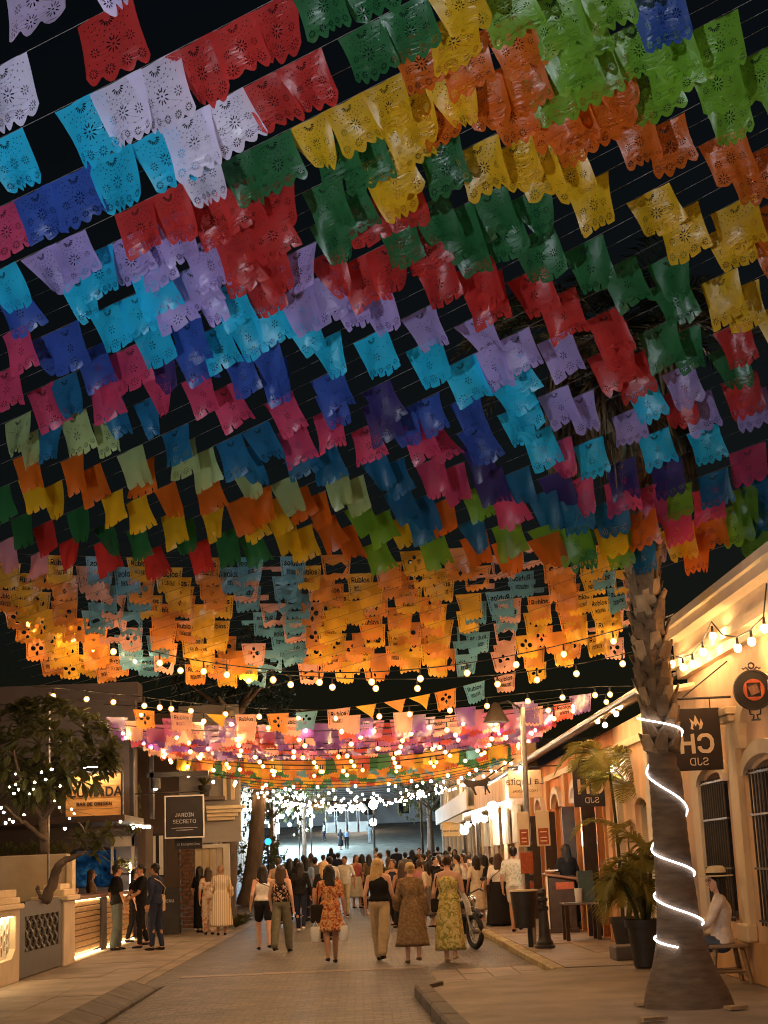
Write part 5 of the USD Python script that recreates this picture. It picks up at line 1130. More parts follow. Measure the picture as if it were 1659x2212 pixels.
# ---------------------------------------------------------------- projecting signs on the right, seen from behind
def flame(cx, cz, s):
    o = [(-0.5, 0), (-0.42, 0.45), (-0.55, 0.9), (-0.2, 0.55), (-0.05, 1.15), (0.2, 0.6), (0.3, 0.35), (0.42, 0.85), (0.6, 0.4), (0.45, 0), (0.2, -0.1), (0.28, 0.2), (0.1, 0.45), (-0.05, 0.2), (-0.2, 0.45), (-0.3, 0.1), (-0.25, -0.1)]
    return affinity.translate(affinity.scale(Polygon(o).buffer(0), s, s, origin=(0, 0)), cx, cz)
def ch_sign(label, Y, px, letters=True):
    (x0, y0), (x1, y1) = px; a_, b_ = at_y(x0, y0, Y), at_y(x1, y1, Y); w, h = b_[0] - a_[0], a_[2] - b_[2]; c = (a_ + b_) / 2
    t = Thing('hanging_sign', label, 'sign', (c[0], Y, b_[2]))
    t.part('board', bbox(a_[0], b_[0], Y, Y + 0.03, b_[2], a_[2], 0.006), 'sign_brown')
    t.part('lettering', text_at('CH', h * 0.29, (c[0] - 0.01, Y - 0.004, c[2] - h * 0.07), (1, 0, 0), (0, 0, 1), 0.006, mirror=True), 'letter_cream'); t.part('lettering', text_at('SJD', h * 0.12, (c[0], Y - 0.004, c[2] - h * 0.36), (1, 0, 0), (0, 0, 1), 0.006, False, mirror=True), 'letter_cream')
    t.part('flame', extrude(flame(0, 0, h * 0.19), 0.006, (c[0], Y - 0.004, c[2] + h * 0.17), (1, 0, 0), (0, 0, 1)), 'letter_cream')
    t.part('bracket', [tube([(XR, Y + 0.015, a_[2] + 0.12), (a_[0] - 0.02, Y + 0.015, a_[2] + 0.12)], 0.016, 6), tube([(XR, Y + 0.015, a_[2] + 0.55), (a_[0] + 0.15, Y + 0.015, a_[2] + 0.13)], 0.009, 5)] + [tube([(x, Y + 0.015, a_[2] - 0.01), (x, Y + 0.015, a_[2] + 0.12)], 0.007, 5) for x in (a_[0] + 0.08, b_[0] - 0.1)], 'iron'); return t
ch_sign('large square brown sign with a flame and reversed letters beside the big palm', 18.3, ((1449, 1532), (1564, 1662)))
ch_sign('smaller brown sign with reversed CH letters half hidden by the potted palm fronds', 27.7, ((1234, 1642), (1319, 1741)))
rc = at_y(1628, 1490, 16.3); rr0 = 0.215; RS = Thing('hanging_sign', 'round black sign with an orange ring and scrolled iron ends, on the cream house', 'sign', rc)
def disc(r, d, c, n=28): return extrude(Point(0, 0).buffer(r, n), d, c, (1, 0, 0), (0, 0, 1))
RS.part('board', disc(rr0, 0.04, rc + [0, 0.04, 0]), 'sign_black'); RS.part('rim', extrude(Point(0, 0).buffer(rr0, 24).difference(Point(0, 0).buffer(rr0 - 0.018, 24)), 0.012, rc + [0, -0.002, 0], (1, 0, 0), (0, 0, 1)), 'iron')
RS.part('ring', extrude(Point(0, 0).buffer(0.115, 16).difference(sbox(-0.075, -0.075, 0.075, 0.075)), 0.008, rc + [0, -0.003, 0], (1, 0, 0), (0, 0, 1)), 'poster_red'); RS.part('emblem', extrude(affinity.rotate(sbox(-0.05, -0.05, 0.05, 0.05), 20), 0.008, rc + [0, -0.003, 0], (1, 0, 0), (0, 0, 1)), 'brick')
def torus(r, t, c, n=18): return tube([np.array(c) + [r * math.cos(a), 0, r * math.sin(a)] for a in np.linspace(0, 2 * math.pi, n)], t, 6, False)
RS.part('scroll', [torus(0.03, 0.01, rc + [0, 0.02, rr0 + 0.045])] + [tube([rc + [s * 0.02, 0.02, rr0 - 0.01], rc + [s * 0.06, 0.02, rr0 + 0.03], rc + [s * 0.08, 0.02, rr0 + 0.01], rc + [s * 0.1, 0.02, rr0 + 0.02]], 0.009, 5) for s in (-1, 1)], 'iron'); RS.part('scroll', [tube([rc + [s * 0.06, 0.02, -rr0 + 0.01], rc + [s * 0.055, 0.02, -rr0 - 0.04], rc + [s * 0.015, 0.02, -rr0 - 0.05], rc + [s * 0.03, 0.02, -rr0 - 0.1]], 0.009, 5) for s in (-1, 1)] + [tube([rc + [-0.05, 0.02, -rr0 - 0.1], rc + [0.05, 0.02, -rr0 - 0.1]], 0.01, 5)], 'iron')
RS.part('bracket', [tube([(XR, rc[1] + 0.02, rc[2] + 0.12), rc + [rr0 - 0.03, 0.02, 0.12]], 0.012, 6), tube([(XR, rc[1] + 0.02, rc[2] - 0.1), rc + [rr0 - 0.03, 0.02, -0.1]], 0.012, 6)], 'iron')
a_, b_ = at_y(1096, 1665, 34), at_y(1172, 1722, 34); LU = Thing('hanging_sign', 'pale wooden sign with dark reversed script, lit by a small lamp, behind the lamp post', 'sign', (a_[0], 34, b_[2]))
c = (a_ + b_) / 2; LU.part('board', bbox(a_[0], b_[0], 34, 34.04, b_[2], a_[2], 0.01), 'sign_pale'); LU.part('lettering', text_at('La Lupita', 0.14, (c[0], 33.994, c[2] + 0.04), (1, 0, 0), (0, 0, 1), 0.008, False, mirror=True), 'letter_dark'); LU.part('lettering', text_at('TACO Y MEZCAL', 0.05, (c[0], 33.994, c[2] - 0.15), (1, 0, 0), (0, 0, 1), 0.008, False, mirror=True), 'letter_dark')
LU.part('lamp', [tube([c + [-0.1, 0, a_[2] - c[2] + 0.02], c + [-0.1, -0.2, a_[2] - c[2] + 0.1]], 0.02, 6)], 'iron'); LU.part('bulb', ball(c + [-0.1, -0.2, a_[2] - c[2] + 0.03], 0.045, 1), 'lamp_white'); LU.part('bracket', [tube([(XR, 34.02, a_[2] + 0.07), (a_[0], 34.02, a_[2] + 0.07)], 0.016, 6)] + [tube([(x, 34.02, a_[2] - 0.01), (x, 34.02, a_[2] + 0.07)], 0.008, 5) for x in (a_[0] + 0.1, b_[0] - 0.1)], 'iron')
gt = [(-1, 0.35), (-0.92, 0.6), (-1.08, 0.85), (-0.85, 0.68), (-0.7, 0.55), (-0.3, 0.5), (0.3, 0.52), (0.62, 0.62), (0.8, 0.8), (0.86, 0.68), (1.0, 0.6), (1.05, 0.45), (0.85, 0.38), (0.75, 0.15), (0.78, -0.1), (0.95, -0.5), (0.86, -0.55), (0.66, -0.15), (0.6, -0.5), (0.66, -0.62), (0.52, -0.62), (0.5, 0.05), (0.0, 0.08), (-0.25, 0.0), (-0.15, -0.35), (-0.05, -0.62), (-0.2, -0.62), (-0.32, -0.3), (-0.5, -0.02), (-0.75, 0.05), (-0.85, 0.2)]
ga = at_y(1031, 1700, 44); GT = Thing('hanging_sign', 'brown goat-shaped metal sign hanging from a bracket over the crowd', 'sign', ga)
GT.part('goat_plate', extrude(affinity.scale(Polygon(gt).buffer(0), 0.38, 0.36, origin=(0, 0)), 0.025, ga, (1, 0, 0), (0, 0, 1)), 'sign_brown'); GT.part('bracket', [tube([ga + [0.3, 0.01, 0.26], (XR, 44.0, ga[2] + 0.75)], 0.02, 6), tube([ga + [-0.2, 0.0, 0.18], ga + [-0.2, 0, 0.42], (XR, 44.0, ga[2] + 0.42)], 0.012, 5)], 'iron')
a_, b_ = at_y(955, 1776, 52), at_y(996, 1806, 52); BX = Thing('box_sign', 'pale yellow lit box sign over the crowd in front of the restaurant', 'sign', (a_[0], 52, b_[2])); BX.part('box', bbox(a_[0], b_[0], 52, 52.12, b_[2], a_[2], 0.02), 'sign_pale'); BX.part('lettering', text_at('RESTAURANT', 0.06, ((a_[0] + b_[0]) / 2, 51.994, (a_[2] + b_[2]) / 2 - 0.06), (1, 0, 0), (0, 0, 1), 0.006), 'letter_dark'); BX.part('bracket', tube([(b_[0], 52.06, a_[2] - 0.05), (XR, 52.06, a_[2] - 0.05)], 0.02, 5), 'iron')

# ---------------------------------------------------------------- far lamps: the white-blue stage light of the plaza and warm shop lamps
def lamp(label, px, Y, r, mat, cat_='lamp', stand=True):
    c = at_y(*px, Y); t = Thing('street_lamp', label, cat_, (c[0], Y, zg(min(Y, 150))))
    t.part('globe', ball(c, r, 2), mat, True)
    if stand: t.part('post', tube([(c[0], Y + 0.02, zg(min(Y, 150))), c - [0, 0, r]], 0.05, 6), 'iron')
    return t
lamp('large warm white street lamp globe above the crowd', (908, 1714), 62, 0.15, 'lamp_white')
lamp('big round white lamp by the restaurant curtains', (1064, 1744), 46.5, 0.17, 'lamp_white', stand=False)
lamp('round white lamp left of the restaurant curtains', (1030, 1764), 48, 0.17, 'lamp_white')
lamp('yellowish lamp under the restaurant awning', (1003, 1794), 50, 0.14, 'lamp_ceiling')
lamp('pale globe lamp at the right side of the plaza', (806, 1738), 88, 0.26, 'lamp_white')
lamp('lower globe lamp at the right side of the plaza', (806, 1776), 96, 0.22, 'lamp_white')
fl = [(606, 1722), (622, 1716), (640, 1722), (612, 1738), (630, 1734), (648, 1734), (620, 1752), (608, 1762), (590, 1768), (586, 1784), (640, 1760), (655, 1718), (576, 1752), (668, 1752)]
for kk, pxy in enumerate(fl):
    lamp(f'cold white flood lamp in the cluster left of the plaza, {ORD[kk]} of its cluster', pxy, 116 + (kk % 5) * 2 if kk % 2 else 84 + (kk % 5) * 2.2, 0.2 if kk % 2 else 0.1, 'lamp_cool' if kk % 2 else 'lamp_cool_near', 'flood lamp', False)
for kk in range(4):
    c = at_y(714 + kk * 24, 1779 + (kk % 2) * 2, 140); t = Thing('market_stall', f'small white lit stall at the far end of the plaza, {ORD[kk]} from the left', 'stall', (c[0], 140, zg(140)), group='white stalls beyond the plaza')
    zb = zg(140); v, f = loft([(zb + 1.9, 0.5, 0.5, c[0], 140), (zb + 2.5, 0.1, 0.1, c[0], 140)], 4); t.part('canopy', (v, f), 'canvas'); t.part('lamp', ball((c[0], 139.5, zb + 1.85), 0.16, 1), 'lamp_white')
    for sx_ in (-0.4, 0.4): t.part('leg', tube([(c[0] + sx_, 139.6, zb), (c[0] + sx_, 139.6, zb + 1.95)], 0.03, 5), 'galv')
    t.part('counter', box(c[0] - 0.38, c[0] + 0.38, 139.5, 140.2, zb, zb + 0.9), 'canvas')
gb = at_y(579, 1818, 66); GB = Thing('globe_lamp', 'small glowing blue globe lamp among the shrubs on the left', 'lamp', gb); GB.part('globe', ball(gb, 0.14, 2), 'globe_blue', True); GB.part('stem', tube([gb - [0, 0, 0.2], (gb[0], gb[1], zg(66))], 0.03, 5), 'iron')
la = at_y(684, 1738, 80); LA = Thing('round_lantern', 'large unlit round paper lantern hanging over the plaza entrance', 'lantern', la); LA.part('shade', ball(la, 0.3, 2, (1, 1, 0.95)), 'door_pale', True); LA.part('wire', tube([la + [0, 0, 0.28], la + [0, 0, 1.4]], 0.01, 4), 'cable')
sp_ = random.Random(9); spk = []
for kk in range(64):
    spk.append(at_y(sp_.gauss(625, 34), sp_.gauss(1742, 24), sp_.uniform(88, 100)))
PS = Thing('string_lights', 'dense cluster of small cold white lights in the trees left of the plaza', 'string lights', spk[0])
spk.sort(key=lambda q: q[0]); PS.part('wire', tube(spk, 0.01, 3), 'cable')
for q_ in spk: PS.part('bulb', ball(q_, sp_.uniform(0.04, 0.1), 1), 'lamp_cool_near')
wk_ = [at_y(sp_.uniform(690, 880), sp_.gauss(1732, 8), sp_.uniform(90, 112)) for _ in range(24)]; wk_.sort(key=lambda q: q[0])
for kk, (x, y0, y1) in enumerate(((646, 1722, 1780), (655, 1730, 1790), (600, 1745, 1800), (672, 1742, 1786))):
    a_, b_ = at_y(x, y0, 101), at_y(x, y1, 101); t = Thing('tube_lamp', f'upright cold white light column left of the plaza, {ORD[kk]} of four', 'lamp', b_); t.part('tube', tube([b_, a_], 0.09, 8), 'lamp_cool_near'); t.part('foot', tube([(b_[0], 101.0, zg(101)), b_], 0.05, 6), 'iron')
PW = Thing('string_lights', 'sagging row of many small warm lights at the entrance of the plaza', 'string lights', wk_[0]); PW.part('wire', tube(wk_, 0.01, 3), 'cable')
for q_ in wk_: PW.part('bulb', ball(q_, sp_.uniform(0.05, 0.09), 1), 'bulb_far')
# the big round planter in the crowd
pq = np.array([*at_y(843, 1905, 50)[:2], zg(50)]); PB = Thing('street_planter', 'huge round dark planter with spiky plants standing in the crowd', 'planter', pq)
PB.part('bowl', move(lathe([(0.4, 0), (0.45, 0.1), (0.55, 0.9), (0.72, 1.0), (0.72, 1.08), (0.6, 1.08)], 22), pq), 'pot_black', 30); PB.part('soil', move(lathe([(0.6, 1.0), (0.6, 1.05)], 14), pq), 'earth')
PB.part('leaves', cat([leaf(pq + [R.uniform(-0.45, 0.45), R.uniform(-0.3, 0.3), 1.05], (R.uniform(-1, 1), R.uniform(-1, 1), R.uniform(0.5, 1.5)), R.uniform(0.4, 0.75), 0.04, 0.5, 0.25) for _ in range(90)]), 'leaf_olive')
# unseen amber lamp, added to light the pavement, the palm and the cream house
sl = np.array([-5.6, 12.0, 0.0]); SL = Thing('street_lamp', 'shaded amber fill lamp added out of view beside the garden wall', 'street lamp', sl)
SL.part('pole', tube([sl, sl + [0, 0, 5.3]], [0.08, 0.055], 8), 'galv', True); SL.part('arm', tube([sl + [0, 0, 5.3], sl + [0.25, 0, 5.55], sl + [0.5, 0, 5.5]], 0.03, 6), 'iron'); SL.part('shade', move(lathe([(0.05, 0.22), (0.12, 0.18), (0.34, 0.0), (0.36, -0.06), (0.34, -0.06), (0.11, 0.13), (0.03, 0.15)], 20), sl + [0.5, 0, 5.28]), 'iron', 30); SL.part('bulb', ball(sl + [0.5, 0, 5.28], 0.12, 2), 'fill_amber', True)
# two fill lamps added out of the frame to light the flags from below
def fill_light(label, x, y, tx, ty, mat):
    """a floodlight on a short stand, tilted up at the flags, with a barn door below its lens"""
    sl = np.array([x, y, 0.0]); rz = math.atan2(-(tx - x), ty - y); t = Thing('fill_light', label, 'fill_light', sl, rz)
    t.part('stand', [tube([(0, 0, 0), (0, 0, 0.55)], 0.03, 8), box(-0.2, 0.2, -0.03, 0.03, 0, 0.03), box(-0.03, 0.03, -0.2, 0.2, 0, 0.03)], 'iron', local=True)
    e = math.radians(32); up_, fw = np.array([0, -math.sin(e), math.cos(e)]), np.array([0, math.cos(e), math.sin(e)]); c = np.array([0, 0.05, 0.75])
    fr = lambda m_: (c + m_[0][:, :1] * np.array([1.0, 0, 0]) + m_[0][:, 1:2] * fw + m_[0][:, 2:] * up_, m_[1])
    t.part('housing', fr(bbox(-0.19, 0.19, -0.12, 0.0, -0.17, 0.17, 0.02)), 'iron', local=True); t.part('lens', fr(box(-0.16, 0.16, 0.002, 0.012, -0.14, 0.14)), mat, local=True)
    t.part('barn_door', fr(obox((0, 0.36, -0.12), (0.8, 0.75, 0.012), 0, math.radians(-6))), 'iron', local=True)
fill_light('floodlight with a cold white lens tilted up at the flags, added unseen on the left', -4.4, 4.2, -0.5, 13.0, 'fill_cool')
fill_light('floodlight with a warm lens tilted up at the flags, added unseen on the right', 4.6, 3.0, 3.0, 12.0, 'fill_warm')
# ================================================================ people: one continuous body each, clothes and hair as parts; front is +y, the person's right hand is at +x
def sph(c, r, s=(1, 1, 1), n=10):
    return Manifold.sphere(1.0, n).scale([r * s[0], r * s[1], r * s[2]]).translate([float(x) for x in c])
def chain(js, n=10):
    """hulls between neighbouring (centre, radius[, scale]) joints"""
    ss = [sph(j[0], j[1], j[2] if len(j) > 2 else (1, 1, 1), n) for j in js]
    return [Manifold.batch_hull([a, b]) for a, b in zip(ss[:-1], ss[1:])]
def merged(ms, refine=0.0, it=6):
    m_ = Manifold.batch_boolean(ms, __import__('manifold3d').OpType.Add)
    if refine: m_ = m_.refine_to_length(refine)
    q_ = m_.to_mesh(); v, f = np.array(q_.vert_properties[:, :3], float), np.array(q_.tri_verts)
    if refine:
        t_ = trimesh.Trimesh(v, f, process=True); trimesh.smoothing.filter_taubin(t_, 0.5, 0.53, it); v, f = np.array(t_.vertices), np.array(t_.faces)
    return v, f

def rumple(m_, amp, freq):
    """small folds or strands: moves a mesh along its normals by stretched noise"""
    t_ = trimesh.Trimesh(*m_, process=False); n_ = np.array(t_.vertex_normals)
    return np.array(m_[0]) + n_ * ((meshkit.fbm(np.array(m_[0]) * np.array(freq) + 7.3, 3, 2) - 0.5) * 2 * amp)[:, None], m_[1]

def hand(w, d, up_, side, n=6):
    """palm and five fingers at wrist w pointing along d; side: towards the thumb"""
    w, d, side = np.array(w, float), np.array(d, float), np.array(side, float); d /= np.linalg.norm(d); side = side - d * (side @ d); side /= np.linalg.norm(side) + 1e-9; nr = np.cross(d, side)
    ms = [Manifold.batch_hull([sph(w + side * a + d * b, 0.014, n=n) for a, b in ((-0.022, 0.01), (0.022, 0.01), (-0.034, 0.085), (0.034, 0.085))])]
    for i, (o, L) in enumerate(((0.03, 0.068), (0.01, 0.078), (-0.01, 0.072), (-0.029, 0.055))):
        b = w + side * o + d * 0.085; m1 = b + d * L * 0.5 + nr * 0.006; e = b + d * L * 0.9 + nr * 0.03
        ms += chain([(b, 0.0095), (m1, 0.009), (e, 0.0075)], n)
    b = w + side * 0.026 + d * 0.025; ms += chain([(b, 0.012), (b + side * 0.03 + d * 0.03, 0.011), (b + side * 0.034 + d * 0.06 + nr * 0.01, 0.0085)], n)
    return ms

def person(label, loc, rz=0.0, h=1.65, female=True, skin='skin', hair='hair_black', style='long', top=('cloth_black', 'sleeveless'), bottom=('pants', 'cloth_black'), shoe='cloth_black', walk=0.12, armL=None, armR=None, sit=False, detail=True, group='people in the street', turn=0.0, bag=None, hat=None, wide=1.0, glasses=False):
    """bottom: ('pants'|'shorts'|'skirt'|'dress', material[, hem height, hem radius]); arms: (elbow, wrist) in body coordinates for a 1.7 m figure"""
    s = h / 1.7; t = Thing('person', label, 'person', loc, rz, group, scale=s)
    n = 10 if detail else 8; fold = {'trousers': (0.011, (14, 14, 9)), 'shorts': (0.008, (16, 16, 12)), 'top': (0.009, (15, 15, 12)), 'hair': (0.012, (46, 46, 5))}
    P = lambda nm, ms, mat, rf_=0.0, **k: t.part(nm, rumple(merged(ms, rf_), *fold[nm]) if rf_ and nm in fold else merged(ms, rf_), mat, True, local=True, **k)
    hz = 0.5 if sit else 0.93; dz = hz - 0.93; sw = 0.165 if female else 0.19; hp = 0.088
    knee, ank = {}, {}
    for sg, nm in ((-1, 'L'), (1, 'R')):
        st = walk * (1 if nm == 'L' else -1)
        if sit: knee[nm] = np.array([sg * 0.11, 0.42, 0.5]); ank[nm] = np.array([sg * 0.12, 0.4 + 0.08 * sg, 0.09])
        else: knee[nm] = np.array([sg * 0.09, st * 0.6 + 0.02 * (walk > 0), 0.5]); ank[nm] = np.array([sg * 0.085, st - (0.05 if st < 0 else 0), 0.085 + (0.05 if st < -0.05 else 0)])
    hip = {'L': np.array([-hp, 0, hz - 0.02]), 'R': np.array([hp, 0, hz - 0.02])}
    sho = {'L': np.array([-sw, 0, 1.39 + dz]), 'R': np.array([sw, 0, 1.39 + dz])}
    aL = armL or ([-sw - 0.055, -0.03 - walk * 0.3, 1.12], [-sw - 0.07, 0.05 - walk * 0.5, 0.88]); aR = armR or ([sw + 0.055, -0.03 + walk * 0.3, 1.12], [sw + 0.07, 0.05 + walk * 0.5, 0.88])
    jt = lambda q, a: (np.array(q[0]) + [R.uniform(-0.3, 1) * a * (1 if q[0][0] > 0 else -1), R.uniform(-1, 1) * a, 0], np.array(q[1]) + [R.uniform(-0.3, 1) * a * (1 if q[1][0] > 0 else -1), R.uniform(-1, 2.2) * a, R.uniform(0, 1.2) * a])
    if not armL and not sit: aL = jt(aL, 0.04)
    if not armR and not sit: aR = jt(aR, 0.04)
    el = {'L': np.array(aL[0]) + [0, 0, dz], 'R': np.array(aR[0]) + [0, 0, dz]}; wr = {'L': np.array(aL[1]) + [0, 0, dz], 'R': np.array(aR[1]) + [0, 0, dz]}
    z = lambda q: q + dz
    pel, wai, che = ((0, 0, z(0.95)), 0.1, (1.62 if female else 1.5, 1.12, 1.0)), ((0, 0.01, z(1.1)), 0.1, (1.22 if female else 1.42, 0.92, 0.9)), ((0, 0.0, z(1.28)), 0.115, (1.36 if female else 1.52, 0.98, 1.0))
    torso = chain([pel, wai, che], n) + [Manifold.batch_hull([sph((0, 0, z(1.29)), 0.105, (1.3, 0.9, 0.9), n), sph(sho['L'], 0.052, n=n), sph(sho['R'], 0.052, n=n), sph((0, -0.005, z(1.43)), 0.06, n=n)])]
    neck = chain([((0, -0.005, z(1.42)), 0.056), ((0, 0.012, z(1.52)), 0.05)], n)
    hc = np.array([0, 0.02, z(1.6)]); ct, st_ = math.cos(turn), math.sin(turn)
    hd = lambda x, y, q: hc + [x * ct - y * st_, x * st_ + y * ct, q]
    head = [sph(hd(0, -0.01, 0.02), 0.092, (0.86, 1.05, 1.05), 14), Manifold.batch_hull([sph(hd(0, 0.0, -0.01), 0.075, (0.92, 1.0, 1.0), 12), sph(hd(0, 0.045, -0.085), 0.034, (1.1, 0.9, 0.8), 10)])]
    if detail:
        head += [Manifold.batch_hull([sph(hd(0, 0.092, 0.01), 0.009, n=8), sph(hd(0, 0.108, -0.03), 0.014, n=8), sph(hd(0, 0.085, -0.035), 0.014, n=8)]), sph(hd(0, 0.08, -0.062), 0.02, (1.1, 0.6, 0.35), 8)]
        head += [sph(hd(sg * 0.083, 0.0, -0.005), 0.024, (0.4, 0.8, 1.3), 8) for sg in (-1, 1)]
    arm, leg = {}, {}
    for nm in 'LR':
        arm[nm] = chain([(sho[nm], 0.05), (el[nm], 0.037), (wr[nm], 0.026)], n)
        cal = knee[nm] + (ank[nm] - knee[nm]) * 0.3 + [0, -0.015, 0]
        leg[nm] = chain([(hip[nm], 0.085 if female else 0.082), (knee[nm], 0.054), (cal, 0.054), (ank[nm], 0.034)], n)
    hands = []
    for nm, sg in (('L', -1), ('R', 1)):
        d = wr[nm] - el[nm]
        if detail: hands += hand(wr[nm], d, None, (0.0, 1.0, 0.15) if abs(d[2]) > 0.1 else (0, 0, 1.0))
        else: hands += chain([(wr[nm], 0.026), (wr[nm] + d / np.linalg.norm(d) * 0.13, 0.018)], 8)
    feet = [Manifold.batch_hull([sph(ank[nm], 0.034, n=8), sph(ank[nm] + [0, -0.03, -0.05], 0.03, n=8), sph(ank[nm] + [0.0, 0.14, -0.06], 0.022, (1.5, 1, 0.8), 8)]) for nm in 'LR']
    P('body', torso + neck + head + arm['L'] + arm['R'] + leg['L'] + leg['R'] + hands + feet, skin)
    if detail:
        for sg in (-1, 1):
            t.part('eye', ball(hd(sg * 0.033, 0.083, 0.018), 0.011, 1, (1.2, 0.5, 0.7)), 'cloth_black', True, local=True)
            t.part('eyebrow', box(*sum([[a, b] for a, b in zip(hd(sg * 0.034, 0.086, 0.043) - [0.018, 0.006, 0.003], hd(sg * 0.034, 0.086, 0.043) + [0.018, 0.006, 0.003])], [])), hair, local=True)
        if glasses: t.part('glasses', [tube([hd(sg * 0.034 + 0.02 * math.cos(a), 0.102, 0.016 + 0.016 * math.sin(a)) for a in np.linspace(0, 6.283, 11)], 0.003, 4, False) for sg in (-1, 1)], 'iron', local=True)
    # shoes
    for nm in 'LR':
        t.part('shoe', merged([Manifold.batch_hull([sph(ank[nm] + [0, -0.03, -0.045], 0.036, n=8), sph(ank[nm] + [0.0, 0.145, -0.058], 0.028, (1.4, 1, 0.7), 8), sph(ank[nm] + [0, 0.04, -0.03], 0.034, (1.1, 1, 0.7), 8)])]), shoe, True, local=True)
    # trousers, skirt or dress
    kind, bm = bottom[0], bottom[1]; g = 0.014; zw = z(1.06)
    if kind in ('pants', 'shorts', 'loose'):
        lw = 0.03 if kind == 'loose' else 0.0; ms = []
        for nm in 'LR':
            js = [(hip[nm], 0.098 * wide), (knee[nm], 0.07 + lw), (ank[nm] + [0, 0, 0.03], 0.054 + lw * 0.8)]
            if kind == 'shorts': js = [(hip[nm], 0.105 * wide), (hip[nm] + (knee[nm] - hip[nm]) * 0.62, 0.092)]
            ms += chain(js, n)
        ms += [Manifold.batch_hull([sph((0, 0, z(0.95)), 0.1 + g, (1.62, 1.14, 0.95), n), sph((0, 0.01, z(1.06)), 0.1 + g, (1.28, 0.96, 0.4), n)])]
        P('shorts' if kind == 'shorts' else 'trousers', ms, bm, 0.035 if detail else 0)
    else:
        hem = bottom[2] if len(bottom) > 2 else 0.5; hr = bottom[3] if len(bottom) > 3 else 0.24; mid = (z(0.93) + hem) / 2; yo = 0.0
        rg = [(z(1.09), 0.135, 0.108, 0, 0.008), (z(1.0), 0.175, 0.132, 0, 0), (z(0.92), 0.19, 0.15, 0, 0), (mid, (0.19 + hr) / 2, (0.16 + hr * 0.85) / 2, 0, yo), (hem + 0.06, hr * 0.97, hr * 0.83, 0, yo), (hem, hr, hr * 0.86, 0, yo)]
        rg = [(a, b * wide, c_ * wide, d_, e) for a, b, c_, d_, e in rg]
        t.part('dress_skirt' if kind == 'dress' else 'skirt', loft(rg, 40 if detail else 24, 9, [0, 0.005, 0.015, 0.04, 0.06, 0.075], R.uniform(0, 6)), bm, True, local=True)
    # top
    g = 0.022; tm, sl = top[0], top[1]; crop = 1.0 if kind != 'dress' else 1.02
    tt = [sph((0, 0.01, z(1.06)), 0.1 + g, (1.3 if female else 1.46, 0.98, 0.5), n), sph(*wai[:1], wai[1] + g, wai[2], n)]
    low = z(0.93) if sl in ('tee', 'shirt', 'long') and kind != 'dress' else z(1.02)
    ms = [Manifold.batch_hull([sph((0, 0.0, low), 0.1 + g, (1.62 if female else 1.55, 1.14, 0.4), n), tt[1]]), Manifold.batch_hull([tt[1], sph(che[0], che[1] + g, che[2], n)])]
    if sl == 'strapless': ms += [Manifold.batch_hull([sph(che[0], che[1] + g, che[2], n), sph((0, 0, z(1.31)), 0.115 + g, (1.3, 0.95, 0.5), n)])]
    elif sl == 'sleeveless': ms += [Manifold.batch_hull([sph(che[0], che[1] + g, che[2], n), sph((-sw * 0.66, -0.0, z(1.42)), 0.034, n=n), sph((sw * 0.66, -0.0, z(1.42)), 0.034, n=n)])]
    else:
        ms += [Manifold.batch_hull([sph((0, 0, z(1.29)), 0.105 + g, (1.3, 0.94, 0.9), n), sph(sho['L'], 0.064, n=n), sph(sho['R'], 0.064, n=n), sph((0, -0.005, z(1.425)), 0.066, n=n)])]
        for nm in 'LR':
            e = 0.72 if sl in ('tee', 'shirt') else 1.0
            ms += chain([(sho[nm], 0.066), (sho[nm] + (el[nm] - sho[nm]) * e, 0.056 if e < 1 else 0.05)], n)
            if sl in ('long', 'kaftan'): ms += chain([(el[nm], 0.05 if sl == 'long' else 0.075), (wr[nm] - (wr[nm] - el[nm]) * 0.06, 0.04 if sl == 'long' else 0.1)], n)
    P('top', ms, tm, 0.035 if detail else 0)
    # hair
    cap = [sph(hd(0, -0.022, 0.034), 0.098, (0.92, 1.06, 1.02), 12)]
    if style == 'short': hm = cap + [sph(hd(0, -0.055, -0.03), 0.06, (1.05, 0.8, 0.9), 10)]
    elif style == 'bun': hm = cap + [sph(hd(0, -0.115, 0.06), 0.045, n=10)]
    elif style == 'bald': hm = None
    else:
        L = {'long': 0.42, 'mid': 0.28, 'vlong': 0.52}[style]
        hm = cap + [Manifold.batch_hull([sph(hd(0, -0.05, 0.0), 0.09, (0.98, 0.75, 1), 10), sph(hd(0, -0.085, -0.2), 0.075, (1.25, 0.55, 1), 10)]), Manifold.batch_hull([sph(hd(0, -0.085, -0.2), 0.075, (1.25, 0.55, 1), 10), sph(hd(0.01, -0.1, -L), 0.04, (1.6, 0.5, 1), 10)])]
        hm += [Manifold.batch_hull([sph(hd(sg * 0.075, 0.0, 0.03), 0.03, n=8), sph(hd(sg * 0.085, -0.03, -0.15), 0.035, n=8)]) for sg in (-1, 1)]
    if hm: P('hair', hm, hair, 0.02 if detail else 0)
    if hat:
        t.part('hat', (lambda m_: (m_[0] @ np.eye(3) + hd(0, -0.01, 0.058), m_[1]))(loft([(0.0, 0.165, 0.19, 0, 0), (0.012, 0.165, 0.19, 0, 0), (0.014, 0.1, 0.118, 0, 0), (0.08, 0.09, 0.108, 0, 0), (0.115, 0.065, 0.085, 0, 0), (0.12, 0.03, 0.04, 0, 0)], 24)), hat, 35, local=True)
        t.part('hat_band', (lambda m_: (m_[0] + hd(0, -0.01, 0.058), m_[1]))(loft([(0.014, 0.103, 0.121, 0, 0), (0.042, 0.099, 0.117, 0, 0)], 24)), 'leather', 35, local=True)
